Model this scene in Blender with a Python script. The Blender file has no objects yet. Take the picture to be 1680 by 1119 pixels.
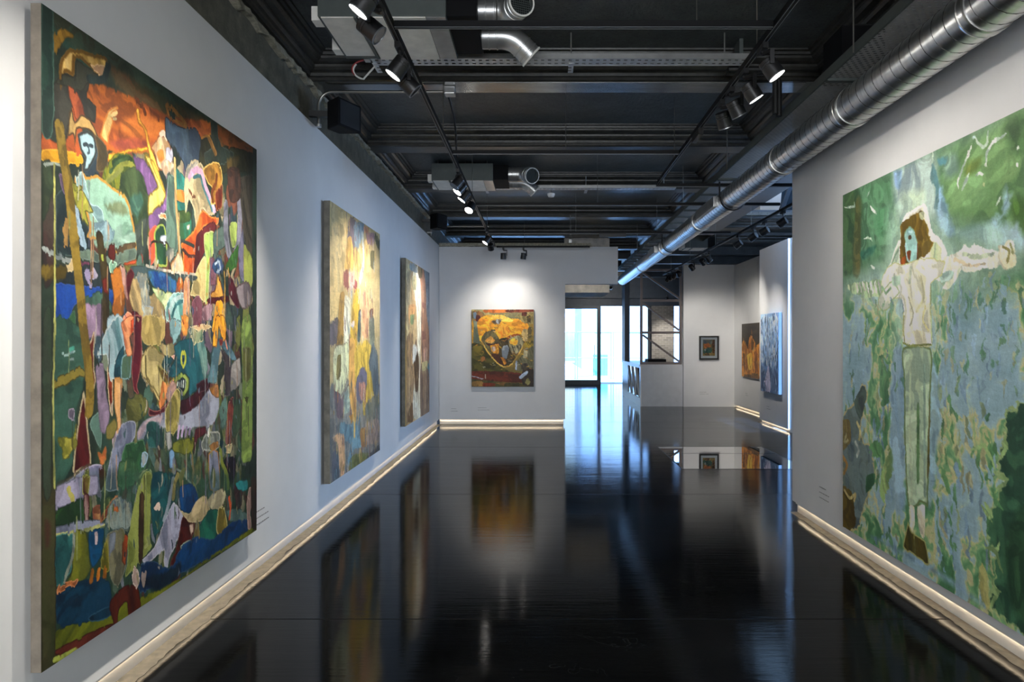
import bpy, bmesh, math, random
import numpy as np
from mathutils import Vector, Matrix

random.seed(7)
C = bpy.context.scene.collection
PI = math.pi
VPX, VPY, F, CAMZ = 885.0, 561.5, 1120.0, 1.6      # measured once from the photograph's perspective


def V(*a):
    return Vector(a)


def wloc(o):
    p = Vector((0, 0, 0))
    while o is not None:
        p += o.location
        o = o.parent
    return p


class MB:
    """collects shapes in world metres and links them as ONE mesh object"""

    def __init__(self):
        self.bm = bmesh.new()

    def box(self, x0, x1, y0, y1, z0, z1):
        if x0 > x1: x0, x1 = x1, x0
        if y0 > y1: y0, y1 = y1, y0
        if z0 > z1: z0, z1 = z1, z0
        v = [self.bm.verts.new(p) for p in ((x0, y0, z0), (x1, y0, z0), (x1, y1, z0), (x0, y1, z0),
                                            (x0, y0, z1), (x1, y0, z1), (x1, y1, z1), (x0, y1, z1))]
        for f in ((3, 2, 1, 0), (4, 5, 6, 7), (0, 1, 5, 4), (1, 2, 6, 5), (2, 3, 7, 6), (3, 0, 4, 7)):
            self.bm.faces.new([v[i] for i in f])
        return self

    def quad(self, *pts):
        self.bm.faces.new([self.bm.verts.new(p) for p in pts])
        return self

    def prism(self, poly, axis, a, b):
        """poly of 2-D points extruded along axis 0/1/2 from a to b"""
        def mk(p, t):
            q = list(p)
            q.insert(axis, t)
            return self.bm.verts.new(q)
        r0 = [mk(p, a) for p in poly]
        r1 = [mk(p, b) for p in poly]
        n = len(poly)
        for i in range(n):
            self.bm.faces.new([r0[i], r0[(i + 1) % n], r1[(i + 1) % n], r1[i]])
        self.bm.faces.new(r0[::-1])
        self.bm.faces.new(r1)
        return self

    def bar(self, p, q, w, h, up=(0, 0, 1)):
        p, q = Vector(p), Vector(q)
        d = (q - p).normalized()
        u = Vector(up)
        if abs(d.dot(u)) > .99: u = Vector((0, 1, 0))
        s = d.cross(u).normalized()
        u = s.cross(d).normalized()
        c = [(-w / 2, -h / 2), (w / 2, -h / 2), (w / 2, h / 2), (-w / 2, h / 2)]
        a = [self.bm.verts.new(p + s * x + u * y) for x, y in c]
        b = [self.bm.verts.new(q + s * x + u * y) for x, y in c]
        for i in range(4):
            self.bm.faces.new([a[i], a[(i + 1) % 4], b[(i + 1) % 4], b[i]])
        self.bm.faces.new(a[::-1]); self.bm.faces.new(b)
        return self

    def tube(self, pts, r, n=12, cap=True, closed=False):
        pts = [Vector(p) for p in pts]
        rs = r if isinstance(r, (list, tuple)) else [r] * len(pts)
        m = len(pts)
        tang = []
        for i in range(m):
            if closed:
                t = pts[(i + 1) % m] - pts[i - 1]
            else:
                t = pts[min(i + 1, m - 1)] - pts[max(i - 1, 0)]
            tang.append(t.normalized())
        ref = Vector((0, 0, 1)) if abs(tang[0].z) < .9 else Vector((1, 0, 0))
        s = tang[0].cross(ref).normalized()
        rings = []
        for i in range(m):
            s = (s - tang[i] * s.dot(tang[i])).normalized()
            u = tang[i].cross(s)
            rings.append([self.bm.verts.new(pts[i] + (s * math.cos(2 * PI * k / n) + u * math.sin(2 * PI * k / n)) * rs[i])
                          for k in range(n)])
        for i in range(m if closed else m - 1):
            A, B = rings[i], rings[(i + 1) % m]
            for k in range(n):
                self.bm.faces.new([A[k], A[(k + 1) % n], B[(k + 1) % n], B[k]])
        if cap and not closed:
            self.bm.faces.new(rings[0][::-1]); self.bm.faces.new(rings[-1])
        return self

    def lathe(self, origin, d, prof, n=24, cap0=True, cap1=True):
        """profile of (along, radius) about axis d through origin"""
        o, d = Vector(origin), Vector(d).normalized()
        ref = Vector((0, 0, 1)) if abs(d.z) < .9 else Vector((1, 0, 0))
        s = d.cross(ref).normalized(); u = d.cross(s)
        rings = [[self.bm.verts.new(o + d * t + (s * math.cos(2 * PI * k / n) + u * math.sin(2 * PI * k / n)) * r)
                  for k in range(n)] for t, r in prof]
        for A, B in zip(rings, rings[1:]):
            for k in range(n):
                self.bm.faces.new([A[k], A[(k + 1) % n], B[(k + 1) % n], B[k]])
        if cap0: self.bm.faces.new(rings[0][::-1])
        if cap1: self.bm.faces.new(rings[-1])
        return self

    def disc(self, c, d, r, n=24):
        c, d = Vector(c), Vector(d).normalized()
        ref = Vector((0, 0, 1)) if abs(d.z) < .9 else Vector((1, 0, 0))
        s = d.cross(ref).normalized(); u = d.cross(s)
        self.bm.faces.new([self.bm.verts.new(c + (s * math.cos(2 * PI * k / n) + u * math.sin(2 * PI * k / n)) * r)
                           for k in range(n)])
        return self

    def build(self, name, mat, parent=None, smooth=False, bevel=0.0, seg=2):
        bm = self.bm
        bmesh.ops.recalc_face_normals(bm, faces=bm.faces)
        if bevel:
            bmesh.ops.bevel(bm, geom=list(bm.edges), offset=bevel, segments=seg, affect='EDGES', profile=.7)
        if parent is not None:
            off = wloc(parent)
        else:
            xs = [v.co for v in bm.verts]
            lo = Vector([min(p[i] for p in xs) for i in range(3)])
            hi = Vector([max(p[i] for p in xs) for i in range(3)])
            off = Vector(((lo.x + hi.x) / 2, (lo.y + hi.y) / 2, lo.z))
        bmesh.ops.translate(bm, verts=bm.verts, vec=-off)
        me = bpy.data.meshes.new(name)
        bm.to_mesh(me); bm.free()
        if smooth:
            for p in me.polygons: p.use_smooth = True
            me.set_sharp_from_angle(angle=math.radians(38))
        me.materials.append(mat)
        o = bpy.data.objects.new(name, me)
        C.objects.link(o)
        if parent is not None:
            o.parent = parent
        else:
            o.location = off
        return o


def tag(o, label=None, cat=None, group=None, kind=None):
    if label: o['label'] = label
    if cat: o['category'] = cat
    if group: o['group'] = group
    if kind: o['kind'] = kind
    return o


def thing(name, loc, label, cat, group=None):
    o = bpy.data.objects.new(name, None)
    o.empty_display_size = .1
    C.objects.link(o)
    o.location = loc
    return tag(o, label, cat, group)


def struct(name, mb, mat, **k):
    return tag(mb.build(name, mat, **k), kind='structure')


def dup(root, loc, label, group=None):
    r = root.copy(); C.objects.link(r); r.location = loc
    r['label'] = label
    if group: r['group'] = group
    for ch in list(root.children):
        c = ch.copy(); C.objects.link(c); c.parent = r
        for g in list(ch.children):
            d = g.copy(); C.objects.link(d); d.parent = c
    return r


# ------------------------------------------------------------------ materials
def srgb(r, g, b):
    f = lambda c: (c / 12.92 if c <= .04045 else ((c + .055) / 1.055) ** 2.4)
    return (f(r / 255), f(g / 255), f(b / 255), 1)


class NT:
    def __init__(self, name):
        self.m = bpy.data.materials.new(name)
        self.m.use_nodes = True
        self.t = self.m.node_tree
        self.b = self.t.nodes['Principled BSDF']

    def n(self, kind, **props):
        x = self.t.nodes.new(kind)
        for k, v in props.items():
            if k.startswith('i_'):
                x.inputs[k[2:].replace('_', ' ')].default_value = v
            else:
                setattr(x, k, v)
        return x

    def l(self, a, b):
        self.t.links.new(a, b)

    def ramp(self, fac, stops):
        r = self.n('ShaderNodeValToRGB')
        e = r.color_ramp.elements
        while len(e) < len(stops): e.new(.5)
        for k, (p, c) in zip(e, stops):
            k.position = p
            k.color = c if len(c) == 4 else (*c, 1)
        self.l(fac, r.inputs['Fac'])
        return r.outputs['Color']

    def noise(self, scale, detail=4, rough=.55, stretch=None, coord='Object', dist=0):
        tc = self.n('ShaderNodeTexCoord')
        out = tc.outputs[coord]
        if stretch:
            mp = self.n('ShaderNodeMapping')
            mp.inputs['Scale'].default_value = stretch
            self.l(out, mp.inputs['Vector']); out = mp.outputs['Vector']
        nz = self.n('ShaderNodeTexNoise')
        nz.inputs['Scale'].default_value = scale
        nz.inputs['Detail'].default_value = detail
        nz.inputs['Roughness'].default_value = rough
        nz.inputs['Distortion'].default_value = dist
        self.l(out, nz.inputs['Vector'])
        return nz.outputs['Fac']

    def bump(self, h, strength=.3, dist=.01):
        b = self.n('ShaderNodeBump')
        b.inputs['Strength'].default_value = strength
        b.inputs['Distance'].default_value = dist
        self.l(h, b.inputs['Height'])
        self.l(b.outputs['Normal'], self.b.inputs['Normal'])

    def set(self, **k):
        for a, v in k.items():
            self.b.inputs[a.replace('_', ' ')].default_value = v
        return self


def flat(name, col, rough=.5, metal=0.0, spec=.5, vary=.12, scale=6.0, bump=0.0, stretch=None, coat=0.0):
    t = NT(name)
    t.set(Roughness=rough, Metallic=metal)
    t.b.inputs['Specular IOR Level'].default_value = spec
    t.b.inputs['Coat Weight'].default_value = coat
    nz = t.noise(scale, 5, .6, stretch)
    lo = tuple(c * (1 - vary) for c in col[:3]); hi = tuple(min(1, c * (1 + vary)) for c in col[:3])
    t.l(t.ramp(nz, [(.3, lo), (.7, hi)]), t.b.inputs['Base Color'])
    if bump: t.bump(nz, bump, .01)
    return t.m


def emit(name, col, strength):
    t = NT(name)
    t.set(Roughness=.4)
    t.b.inputs['Base Color'].default_value = col
    t.b.inputs['Emission Color'].default_value = col
    t.b.inputs['Emission Strength'].default_value = strength
    return t.m


def thin_glass(name, tint=(1, 1, 1, 1), rough=.0):
    t = NT(name)
    t.t.nodes.remove(t.b)
    tr = t.n('ShaderNodeBsdfTransparent'); tr.inputs['Color'].default_value = tint
    gl = t.n('ShaderNodeBsdfGlossy'); gl.inputs['Roughness'].default_value = rough
    fr = t.n('ShaderNodeFresnel'); fr.inputs['IOR'].default_value = 1.5
    mx = t.n('ShaderNodeMixShader')
    t.l(fr.outputs[0], mx.inputs[0]); t.l(tr.outputs[0], mx.inputs[1]); t.l(gl.outputs[0], mx.inputs[2])
    t.l(mx.outputs[0], t.t.nodes['Material Output'].inputs['Surface'])
    return t.m


def perforated(name, col, ax, ay, px, py, hx, hy, stagger=False):
    """galvanised sheet with real see-through slots on a px by py grid"""
    t = NT(name)
    t.set(Metallic=.3, Roughness=.4)
    nz = t.noise(9, 4)
    t.l(t.ramp(nz, [(.3, tuple(c * .8 for c in col[:3])), (.7, col[:3])]), t.b.inputs['Base Color'])
    tc = t.n('ShaderNodeTexCoord'); sp = t.n('ShaderNodeSeparateXYZ')
    t.l(tc.outputs['Object'], sp.inputs[0])

    def mth(op, a, b=None):
        m = t.n('ShaderNodeMath', operation=op)
        if isinstance(a, (int, float)): m.inputs[0].default_value = a
        else: t.l(a, m.inputs[0])
        if b is not None:
            if isinstance(b, (int, float)): m.inputs[1].default_value = b
            else: t.l(b, m.inputs[1])
        return m.outputs[0]
    v = mth('DIVIDE', sp.outputs[ay], py)
    u = mth('DIVIDE', sp.outputs[ax], px)
    if stagger:
        row = mth('MODULO', mth('FLOOR', mth('ADD', v, 1000)), 2)
        u = mth('ADD', u, mth('MULTIPLY', row, .5))
    fu = mth('ABSOLUTE', mth('SUBTRACT', mth('FRACT', u), .5))
    fv = mth('ABSOLUTE', mth('SUBTRACT', mth('FRACT', v), .5))
    hole = mth('MULTIPLY', mth('LESS_THAN', fu, hx / px / 2), mth('LESS_THAN', fv, hy / py / 2))
    t.l(mth('SUBTRACT', 1, hole), t.b.inputs['Alpha'])
    return t.m


M = {}
# wall paint
t = NT('wall_paint'); t.set(Roughness=.62); t.b.inputs['Specular IOR Level'].default_value = .25
nz = t.noise(3, 6, .6)
t.l(t.ramp(nz, [(.3, (.70, .705, .71)), (.7, (.74, .745, .75))]), t.b.inputs['Base Color'])
t.bump(t.noise(40, 3), .04, .003); M['wall'] = t.m
M['wall_edge'] = flat('wall_edge_paint', (.78, .76, .72), .5)
M['plinth'] = flat('plinth_paint', (.80, .77, .72), .45, vary=.05)
# black painted plaster ceiling
t = NT('ceiling_black_plaster'); t.set(Roughness=.45)
nz = t.noise(5, 8, .65)
pit = t.noise(34, 4, .6, (1, 2.6, 1), dist=.6)
base = t.ramp(nz, [(.3, (.040, .047, .047)), (.7, (.085, .095, .095))])
mxc = t.n('ShaderNodeMix', data_type='RGBA', blend_type='MULTIPLY'); mxc.inputs[0].default_value = 1
t.l(base, mxc.inputs[6]); t.l(t.ramp(pit, [(.36, (.25, .25, .25)), (.45, (1, 1, 1))]), mxc.inputs[7])
t.l(mxc.outputs[2], t.b.inputs['Base Color'])
t.bump(t.noise(26, 6, .6, (1, .45, 1)), .5, .015); M['ceil'] = t.m
t = NT('cornice_black_gloss'); t.set(Roughness=.36)
nz = t.noise(11, 7, .7, (1, 1, 1))
t.l(t.ramp(nz, [(.35, (.014, .014, .013)), (.72, (.05, .048, .04))]), t.b.inputs['Base Color'])
t.bump(t.noise(30, 5, .7), .4, .006); M['cornice'] = t.m
t = NT('beam_black_gloss'); t.set(Roughness=.17); t.b.inputs['Coat Weight'].default_value = .6; t.b.inputs['Coat Roughness'].default_value = .12
nz = t.noise(4, 6, .6, (1, 3, 1))
t.l(t.ramp(nz, [(.3, (.02, .022, .022)), (.7, (.05, .05, .048))]), t.b.inputs['Base Color'])
t.bump(t.noise(7, 6, .6, (.5, 2, 1)), .12, .006); M['beam'] = t.m
M['beam_matt'] = flat('beam_black_satin', (.035, .037, .037), .40, vary=.4, scale=5, bump=.15, stretch=(1, 3, 1))
M['pale_pane'] = flat('pale_reflective_pane', (.36, .42, .48), .3)
M['bare_steel'] = flat('worn_aluminium_paint', (.42, .42, .41), .24, .75, vary=.3, scale=5, bump=.12, stretch=(.5, 2, 1))
M['fascia'] = flat('entrance_fascia_paint', (.06, .08, .11), .5)
t = NT('rough_dark_plaster'); t.set(Roughness=.55)
nz = t.noise(9, 9, .7)
t.l(t.ramp(nz, [(.25, (.06, .059, .047)), (.6, (.17, .165, .13)), (.85, (.38, .36, .28))]), t.b.inputs['Base Color'])
t.bump(t.noise(30, 8, .7), .9, .015); M['plaster'] = t.m
t = NT('broken_plaster_edge'); t.set(Roughness=.5)
nz = t.noise(22, 9, .75)
t.l(t.ramp(nz, [(.3, (.16, .15, .11)), (.55, (.45, .42, .32)), (.8, (.72, .68, .54))]), t.b.inputs['Base Color'])
t.bump(t.noise(38, 8, .7), 1.0, .02); M['rubble'] = t.m
M['bulk'] = flat('bulkhead_slate_paint', (.15, .155, .165), .5, vary=.08)
# floor
t = NT('polished_black_floor')
nA = t.noise(1.3, 6, .6, (.35, 1.6, 1))
nB = t.noise(11, 5, .65, (.16, 2.6, 1))
nC = t.noise(3.2, 4, .6, (.5, 1, 1), dist=1.2)
nD = t.noise(1.1, 2, .5)
base = t.ramp(nA, [(.3, (.0035, .0037, .0038)), (.7, (.010, .0102, .0104))])
scuff = t.ramp(nC, [(.492, (0, 0, 0)), (.498, (1, 1, 1)), (.504, (0, 0, 0))])
where = t.ramp(nD, [(.56, (0, 0, 0)), (.66, (1, 1, 1))])
sm = t.n('ShaderNodeMath', operation='MULTIPLY'); t.l(scuff, sm.inputs[0]); t.l(where, sm.inputs[1])
sm2 = t.n('ShaderNodeMath', operation='MULTIPLY'); t.l(sm.outputs[0], sm2.inputs[0]); sm2.inputs[1].default_value = .35
mxc = t.n('ShaderNodeMix', data_type='RGBA'); t.l(sm2.outputs[0], mxc.inputs[0]); t.l(base, mxc.inputs[6]); mxc.inputs[7].default_value = (.05, .055, .05, 1)
# saw-cut joints across the screed
tc = t.n('ShaderNodeTexCoord'); sp = t.n('ShaderNodeSeparateXYZ'); t.l(tc.outputs['Object'], sp.inputs[0])
wv = t.n('ShaderNodeMath', operation='PINGPONG'); wv.inputs[1].default_value = 1.62; t.l(sp.outputs['Y'], wv.inputs[0])
jt = t.n('ShaderNodeMath', operation='LESS_THAN'); jt.inputs[1].default_value = .006; t.l(wv.outputs[0], jt.inputs[0])
mxj = t.n('ShaderNodeMix', data_type='RGBA'); t.l(jt.outputs[0], mxj.inputs[0]); t.l(mxc.outputs[2], mxj.inputs[6]); mxj.inputs[7].default_value = (.001, .001, .001, 1)
t.l(mxj.outputs[2], t.b.inputs['Base Color'])
rr = t.n('ShaderNodeMapRange'); rr.inputs['From Min'].default_value = .3; rr.inputs['From Max'].default_value = .7
rr.inputs['To Min'].default_value = .035; rr.inputs['To Max'].default_value = .11
t.l(nA, rr.inputs['Value'])
rj = t.n('ShaderNodeMath', operation='MULTIPLY_ADD'); rj.inputs[1].default_value = .5; t.l(jt.outputs[0], rj.inputs[0]); t.l(rr.outputs[0], rj.inputs[2])
t.l(rj.outputs[0], t.b.inputs['Roughness'])
t.b.inputs['Specular IOR Level'].default_value = .075
mxh = t.n('ShaderNodeMath', operation='MULTIPLY_ADD'); mxh.inputs[1].default_value = .30
t.l(nB, mxh.inputs[0]); t.l(nA, mxh.inputs[2])
t.bump(mxh.outputs[0], .10, .02); M['floor'] = t.m
t = NT('floor_glass'); t.set(Roughness=.01, IOR=1.7); t.b.inputs['Base Color'].default_value = (.004, .006, .007, 1)
t.b.inputs['Coat Weight'].default_value = 1.0; t.b.inputs['Coat Roughness'].default_value = .0
M['floor_glass'] = t.m
M['black_metal'] = flat('black_powder_coat', (.012, .012, .013), .38, .0)
M['black_matt'] = flat('black_matt', (.006, .006, .007), .7, spec=.15)
M['track'] = flat('track_black_aluminium', (.006, .006, .007), .5, .0, spec=.2)
M['rim'] = flat('lamp_rim_grey', (.22, .23, .24), .35, .6)
t = NT('spiral_duct_galvanised'); t.set(Metallic=1.0, Roughness=.30)
nz = t.noise(7, 4, .5, (1, 6, 1))
t.l(t.ramp(nz, [(.3, (.62, .62, .61)), (.7, (.80, .80, .78))]), t.b.inputs['Base Color'])
M['duct'] = t.m
M['duct_seam'] = flat('duct_seam_dark', (.05, .05, .05), .45, .6)
M['galv'] = flat('galvanised_sheet', (.52, .52, .51), .33, .8, vary=.15)
M['galv_light'] = flat('ac_panel_galvanised', (.84, .81, .75), .55, .0, vary=.10, scale=9)
M['galv_dark'] = flat('ac_side_grey', (.09, .105, .10), .5, .2)
M['perf_cross'] = perforated('perforated_tray_steel', (.78, .79, .82), 'X', 'Y', .054, .060, .026, .024)
M['perf_long'] = perforated('perforated_long_tray_steel', (.5, .51, .5), 'X', 'Y', .045, .03, .022, .011, True)
M['cable'] = flat('black_cable_rubber', (.008, .008, .008), .5)
M['white_plastic'] = flat('white_plastic', (.72, .72, .7), .4)
M['red_cable'] = flat('red_cable', (.25, .02, .02), .5)
M['white_cable'] = flat('white_cable', (.6, .6, .58), .5)
M['conduit'] = flat('steel_conduit', (.30, .29, .26), .3, .9)
M['linen'] = flat('raw_linen_edge', (.17, .145, .115), .8, vary=.25, scale=14, bump=.2)
M['grey_edge'] = flat('pale_grey_canvas_edge', (.15, .155, .165), .7)
M['linen_dark'] = flat('grey_canvas_edge', (.17, .155, .125), .8, vary=.3, scale=12, bump=.2)
M['frame_black'] = flat('black_frame_wood', (.014, .013, .012), .4)
M['mount'] = flat('picture_mount_card', (.74, .72, .68), .8, vary=.03)
M['glass'] = thin_glass('clear_glass', (.93, .97, 1, 1))
M['dark_frame'] = flat('dark_steel_frame', (.05, .062, .08), .45, .3)
M['truss'] = flat('brown_black_steel_truss', (.17, .14, .13), .5, .3)
M['white_panel'] = flat('white_counter_panel', (.62, .63, .64), .55, vary=.06)
M['bright_white'] = flat('white_gloss_panel', (.8, .8, .8), .3, vary=.04)
M['concrete'] = flat('grey_concrete', (.50, .47, .41), .85, vary=.3, bump=.3)
t = NT('painted_brick'); t.set(Roughness=.8)
br = t.n('ShaderNodeTexBrick'); br.inputs['Scale'].default_value = 1.0
br.inputs['Color1'].default_value = (.32, .30, .27, 1); br.inputs['Color2'].default_value = (.2, .19, .18, 1)
br.inputs['Mortar'].default_value = (.38, .37, .35, 1)
br.inputs['Brick Width'].default_value = .22; br.inputs['Row Height'].default_value = .075; br.inputs['Mortar Size'].default_value = .011
tc = t.n('ShaderNodeTexCoord'); mp = t.n('ShaderNodeMapping'); mp.inputs['Rotation'].default_value = (PI / 2, 0, 0)
t.l(tc.outputs['Object'], mp.inputs[0]); t.l(mp.outputs[0], br.inputs['Vector']); t.l(br.outputs['Color'], t.b.inputs['Base Color'])
M['brick'] = t.m
M['paving'] = flat('pale_paving', (.45, .45, .44), .7)
M['facade_blue'] = flat('pale_blue_cladding', (.42, .5, .58), .6)
M['facade_white'] = flat('white_render', (.75, .76, .77), .6)
M['fence_steel'] = flat('fence_galvanised', (.3, .34, .38), .5, .4)
M['teal'] = flat('teal_hoarding', (.12, .5, .5), .6)
M['led'] = emit('warm_led_strip', (1.0, .86, .66, 1), 10.0)
M['tan_edge'] = flat('tan_floor_edge', (.15, .132, .10), .6, vary=.35, scale=18, bump=.3)
M['lens_on'] = emit('lit_lens', (1.0, .95, .88, 1), 22.0)
M['lens_off'] = flat('dark_lens', (.03, .03, .032), .1)
M['caption'] = flat('grey_vinyl_lettering', (.22, .22, .22), .6)
M['gasket'] = flat('floor_panel_frame', (.02, .02, .022), .3, .5)
# ------------------------------------------------------------------ the room shell
XL, XR = -1.96, 2.40            # faces of the two long display walls
YE = 13.30                      # face of the end wall
ZC, ZB = 4.03, 3.84             # ceiling slab / beam soffit
Y0, YF = -5.0, 25.8             # behind the camera / entrance glazing
XO = 8.2                        # outer wall of the side room
BX0, BX1 = 2.45, 3.62           # long dropped bulkhead
PIT = (1.80, 3.40, 8.60, 10.45) # glazed opening in the floor

mb = MB()
x0, x1, y0, y1 = PIT
for a in ((-2.4, x0, Y0 - .2, YF + .25), (x1, XO + .2, Y0 - .2, YF + .25), (x0, x1, Y0 - .2, y0), (x0, x1, y1, YF + .25)):
    mb.box(a[0], a[1], a[2], a[3], -.25, 0)
struct('floor', mb, M['floor'])
# glazed floor panel with its steel rim
gp = thing('floor_glass_panel', ((x0 + x1) / 2, (y0 + y1) / 2, 0),
           'dark mirror-like glass panel let into the black floor, in front of the far right paintings', 'floor light')
mb = MB(); mb.box(x0 + .012, x1 - .012, y0 + .012, y1 - .012, -.03, .0015); mb.build('glass_pane', M['floor_glass'], gp)
mb = MB()
for a in ((x0 + .001, x0 + .012, y0 + .001, y1 - .001), (x1 - .012, x1 - .001, y0 + .001, y1 - .001), (x0 + .012, x1 - .012, y0 + .001, y0 + .012), (x0 + .012, x1 - .012, y1 - .012, y1 - .001)):
    mb.box(*a, -.03, .003)
mb.build('rim', M['gasket'], gp)
mb = MB(); mb.box(x0 + .012, x1 - .012, 9.80, 9.812, .0016, .003); mb.build('glazing_joint', M['gasket'], gp)

# left wall: dark original wall behind, white display panel floating on a lit plinth
mb = MB(); mb.box(-2.4, -2.0, Y0, YF, 0, 4.2); struct('wall_left_upper', mb, M['plaster'])
mb = MB(); mb.box(-1.998, XL, Y0, YE + .04, .10, 3.49); struct('wall_left', mb, M['wall'])
mb = MB(); mb.box(-1.9995, -1.995, Y0, YE - .03, .0, .099); struct('baseboard_left', mb, M['plinth'])
# rough plaster lip along the head of the left wall
rng = np.random.RandomState(3)


def ragged(mb, p0, p1, axis_n, z0, z1, depth, n=120, amp=.02):
    """thin broken strip from p0 to p1 with an uneven lower edge"""
    p0, p1, nn = Vector(p0), Vector(p1), Vector(axis_n)
    prev = None
    k = rng.rand(n + 1)
    for i in range(n + 1):
        p = p0.lerp(p1, i / n)
        lo = z0 + (k[i] - .5) * amp
        d = depth * (.6 + .6 * rng.rand())
        r = [mb.bm.verts.new(q) for q in ((p.x, p.y, lo), (p.x + nn.x * d, p.y + nn.y * d, lo + .004),
                                          (p.x + nn.x * d * .8, p.y + nn.y * d * .8, z1), (p.x, p.y, z1))]
        if prev:
            for j in range(4):
                mb.bm.faces.new([prev[j], prev[(j + 1) % 4], r[(j + 1) % 4], r[j]])
        else:
            mb.bm.faces.new(r)
        prev = r
    mb.bm.faces.new(prev[::-1])
    return mb


mb = ragged(MB(), (-1.999, -1, 0), (-1.999, YE, 0), (1, 0, 0), 3.80, 3.852, .05, 260, .035)
struct('trim_1', mb, M['rubble'])

# tan strip with an uneven outer edge laid on the floor along the walls


def floor_edge_strip(p0, p1, nrm, w, n, amp, seed):
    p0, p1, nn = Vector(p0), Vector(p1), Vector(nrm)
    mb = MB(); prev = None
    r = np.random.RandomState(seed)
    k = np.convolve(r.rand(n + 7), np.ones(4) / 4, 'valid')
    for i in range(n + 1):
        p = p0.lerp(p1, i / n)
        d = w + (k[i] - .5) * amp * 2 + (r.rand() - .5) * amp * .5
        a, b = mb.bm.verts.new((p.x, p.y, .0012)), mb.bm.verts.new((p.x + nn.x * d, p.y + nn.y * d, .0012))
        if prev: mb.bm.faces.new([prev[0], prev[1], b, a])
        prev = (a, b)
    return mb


struct('trim_4', floor_edge_strip((-1.994, -2, 0), (-1.994, YE, 0), (1, 0, 0), .082, 420, .025, 5), M['tan_edge'])
struct('trim_5', floor_edge_strip((XR + .034, -2, 0), (XR + .034, 6.44, 0), (-1, 0, 0), .072, 260, .016, 6), M['tan_edge'])
struct('trim_6', floor_edge_strip((-1.93, YE + .044, 0), (.47, YE + .044, 0), (0, -1, 0), .12, 90, .02, 7), M['tan_edge'])
struct('trim_7', floor_edge_strip((4.851, 13.78, 0), (4.851, 16.85, 0), (-1, 0, 0), .07, 60, .02, 8), M['tan_edge'])
struct('trim_8', floor_edge_strip((4.451, 12.2, 0), (4.451, 13.70, 0), (-1, 0, 0), .07, 40, .02, 9), M['tan_edge'])

# end wall with its high opening on the right
mb = MB()
mb.box(-1.955, .50, YE, YE + .18, .10, 3.46)
mb.box(.50, 1.53, YE, YE + .18, 2.735, 3.46)
struct('wall_end', mb, M['wall'])
mb = MB(); mb.box(-1.95, .47, YE + .045, YE + .055, 0, .099); struct('baseboard_end', mb, M['plinth'])
mb = ragged(MB(), (-1.95, YE - .03, 0), (1.0, YE - .03, 0), (0, 1, 0), 3.462, 3.53, .07, 70, .012)
struct('trim_2', mb, M['rubble'])

# right display wall
mb = MB(); mb.box(XR, XR + .04, Y0, 6.48, .10, 3.80); struct('wall_right', mb, M['wall'])
mb = MB(); mb.box(XR + .041, 2.62, Y0, 6.46, 0, 3.83); struct('wall_right_core', mb, M['wall'])
mb = MB(); mb.box(XR + .035, XR + .0405, Y0, 6.44, 0, .099); struct('baseboard_right', mb, M['plinth'])

# hidden warm light strips tucked behind the lower edge of the floating walls
def led(p, q, back, lab):
    """strip from p to q (z = underside of the wall), glowing towards the plinth, shielded from the room"""
    p, q, bk = Vector(p), Vector(q), Vector(back)
    t = thing('led_strip', (p + q) / 2, lab, 'light strip', 'light strips under the walls')
    dz = V(0, 0, .013)
    mb = MB(); mb.quad(p + bk * .006, q + bk * .006, q + bk * .006 - dz, p + bk * .006 - dz); mb.build('glowing_strip', M['led'], t)
    mb = MB()
    a, b = p - bk * .004 - dz * 1.15, q + bk * .0055
    mb.box(a.x, b.x, a.y, b.y, a.z, b.z - .0003); mb.build('led_shield', M['plinth'], t)  # opaque housing added to keep the strip out of the floor's reflection


led((-1.974, -2.0, .0995), (-1.974, YE - .04, .0995), (-1, 0, 0), 'warm light strip glowing under the foot of the long left wall')
led((XR + .014, -2.0, .0995), (XR + .014, 6.42, .0995), (1, 0, 0), 'warm light strip glowing under the foot of the near right wall')
led((-1.93, YE + .018, .0995), (.45, YE + .018, .0995), (0, 1, 0), 'warm light strip glowing under the foot of the end wall')

# far right walls
YB = 16.92
mb = MB(); mb.box(3.57, 4.90, YB, YB + .15, 0, 3.52); struct('wall_back', mb, M['wall'])
mb = MB(); mb.box(4.83, 4.98, 13.60, YB, .06, 3.50); struct('wall_far_right', mb, M['wall'])
mb = MB(); mb.box(4.868, 4.88, 13.75, YB - .02, 0, .0595); struct('baseboard_far_right', mb, M['plinth'])
mb = MB(); mb.box(4.43, 4.829, 12.16, 13.74, .06, 3.45); struct('wall_side', mb, M['wall'])
mb = MB(); mb.box(4.468, 4.8, 12.18, 13.72, 0, .0595); struct('baseboard_side', mb, M['plinth'])
mb = MB(); mb.box(4.46, 4.829, 10.2, 12.155, 0, 3.45); struct('wall_side_return', mb, M['wall'])
led((4.846, 13.78, .0595), (4.846, YB - .05, .0595), (1, 0, 0), 'warm light strip glowing under the wall of the orange painting')
led((4.446, 12.2, .0595), (4.446, 13.70, .0595), (1, 0, 0), 'warm light strip glowing under the wall of the blue painting')

# outer envelope
mb = MB()
mb.box(-2.4, -1.8, Y0 - .2, Y0, 0, 4.2); mb.box(2.2, XO, Y0 - .2, Y0, 0, 4.2); mb.box(-1.8, 2.2, Y0 - .2, Y0, 0, .6); mb.box(-1.8, 2.2, Y0 - .2, Y0, 3.2, 4.2)
struct('wall_rear', mb, M['wall'])
mb = MB()
for x in (-1.77, -.45, .87, 2.17): mb.box(x - .03, x + .03, Y0 - .12, Y0 - .06, .6, 3.2)
mb.box(-1.8, 2.2, Y0 - .12, Y0 - .06, .6, .66); mb.box(-1.8, 2.2, Y0 - .12, Y0 - .06, 3.14, 3.2)
struct('added_rear_window', mb, M['dark_frame'])  # unseen window added to give the rear fill light a source
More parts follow.
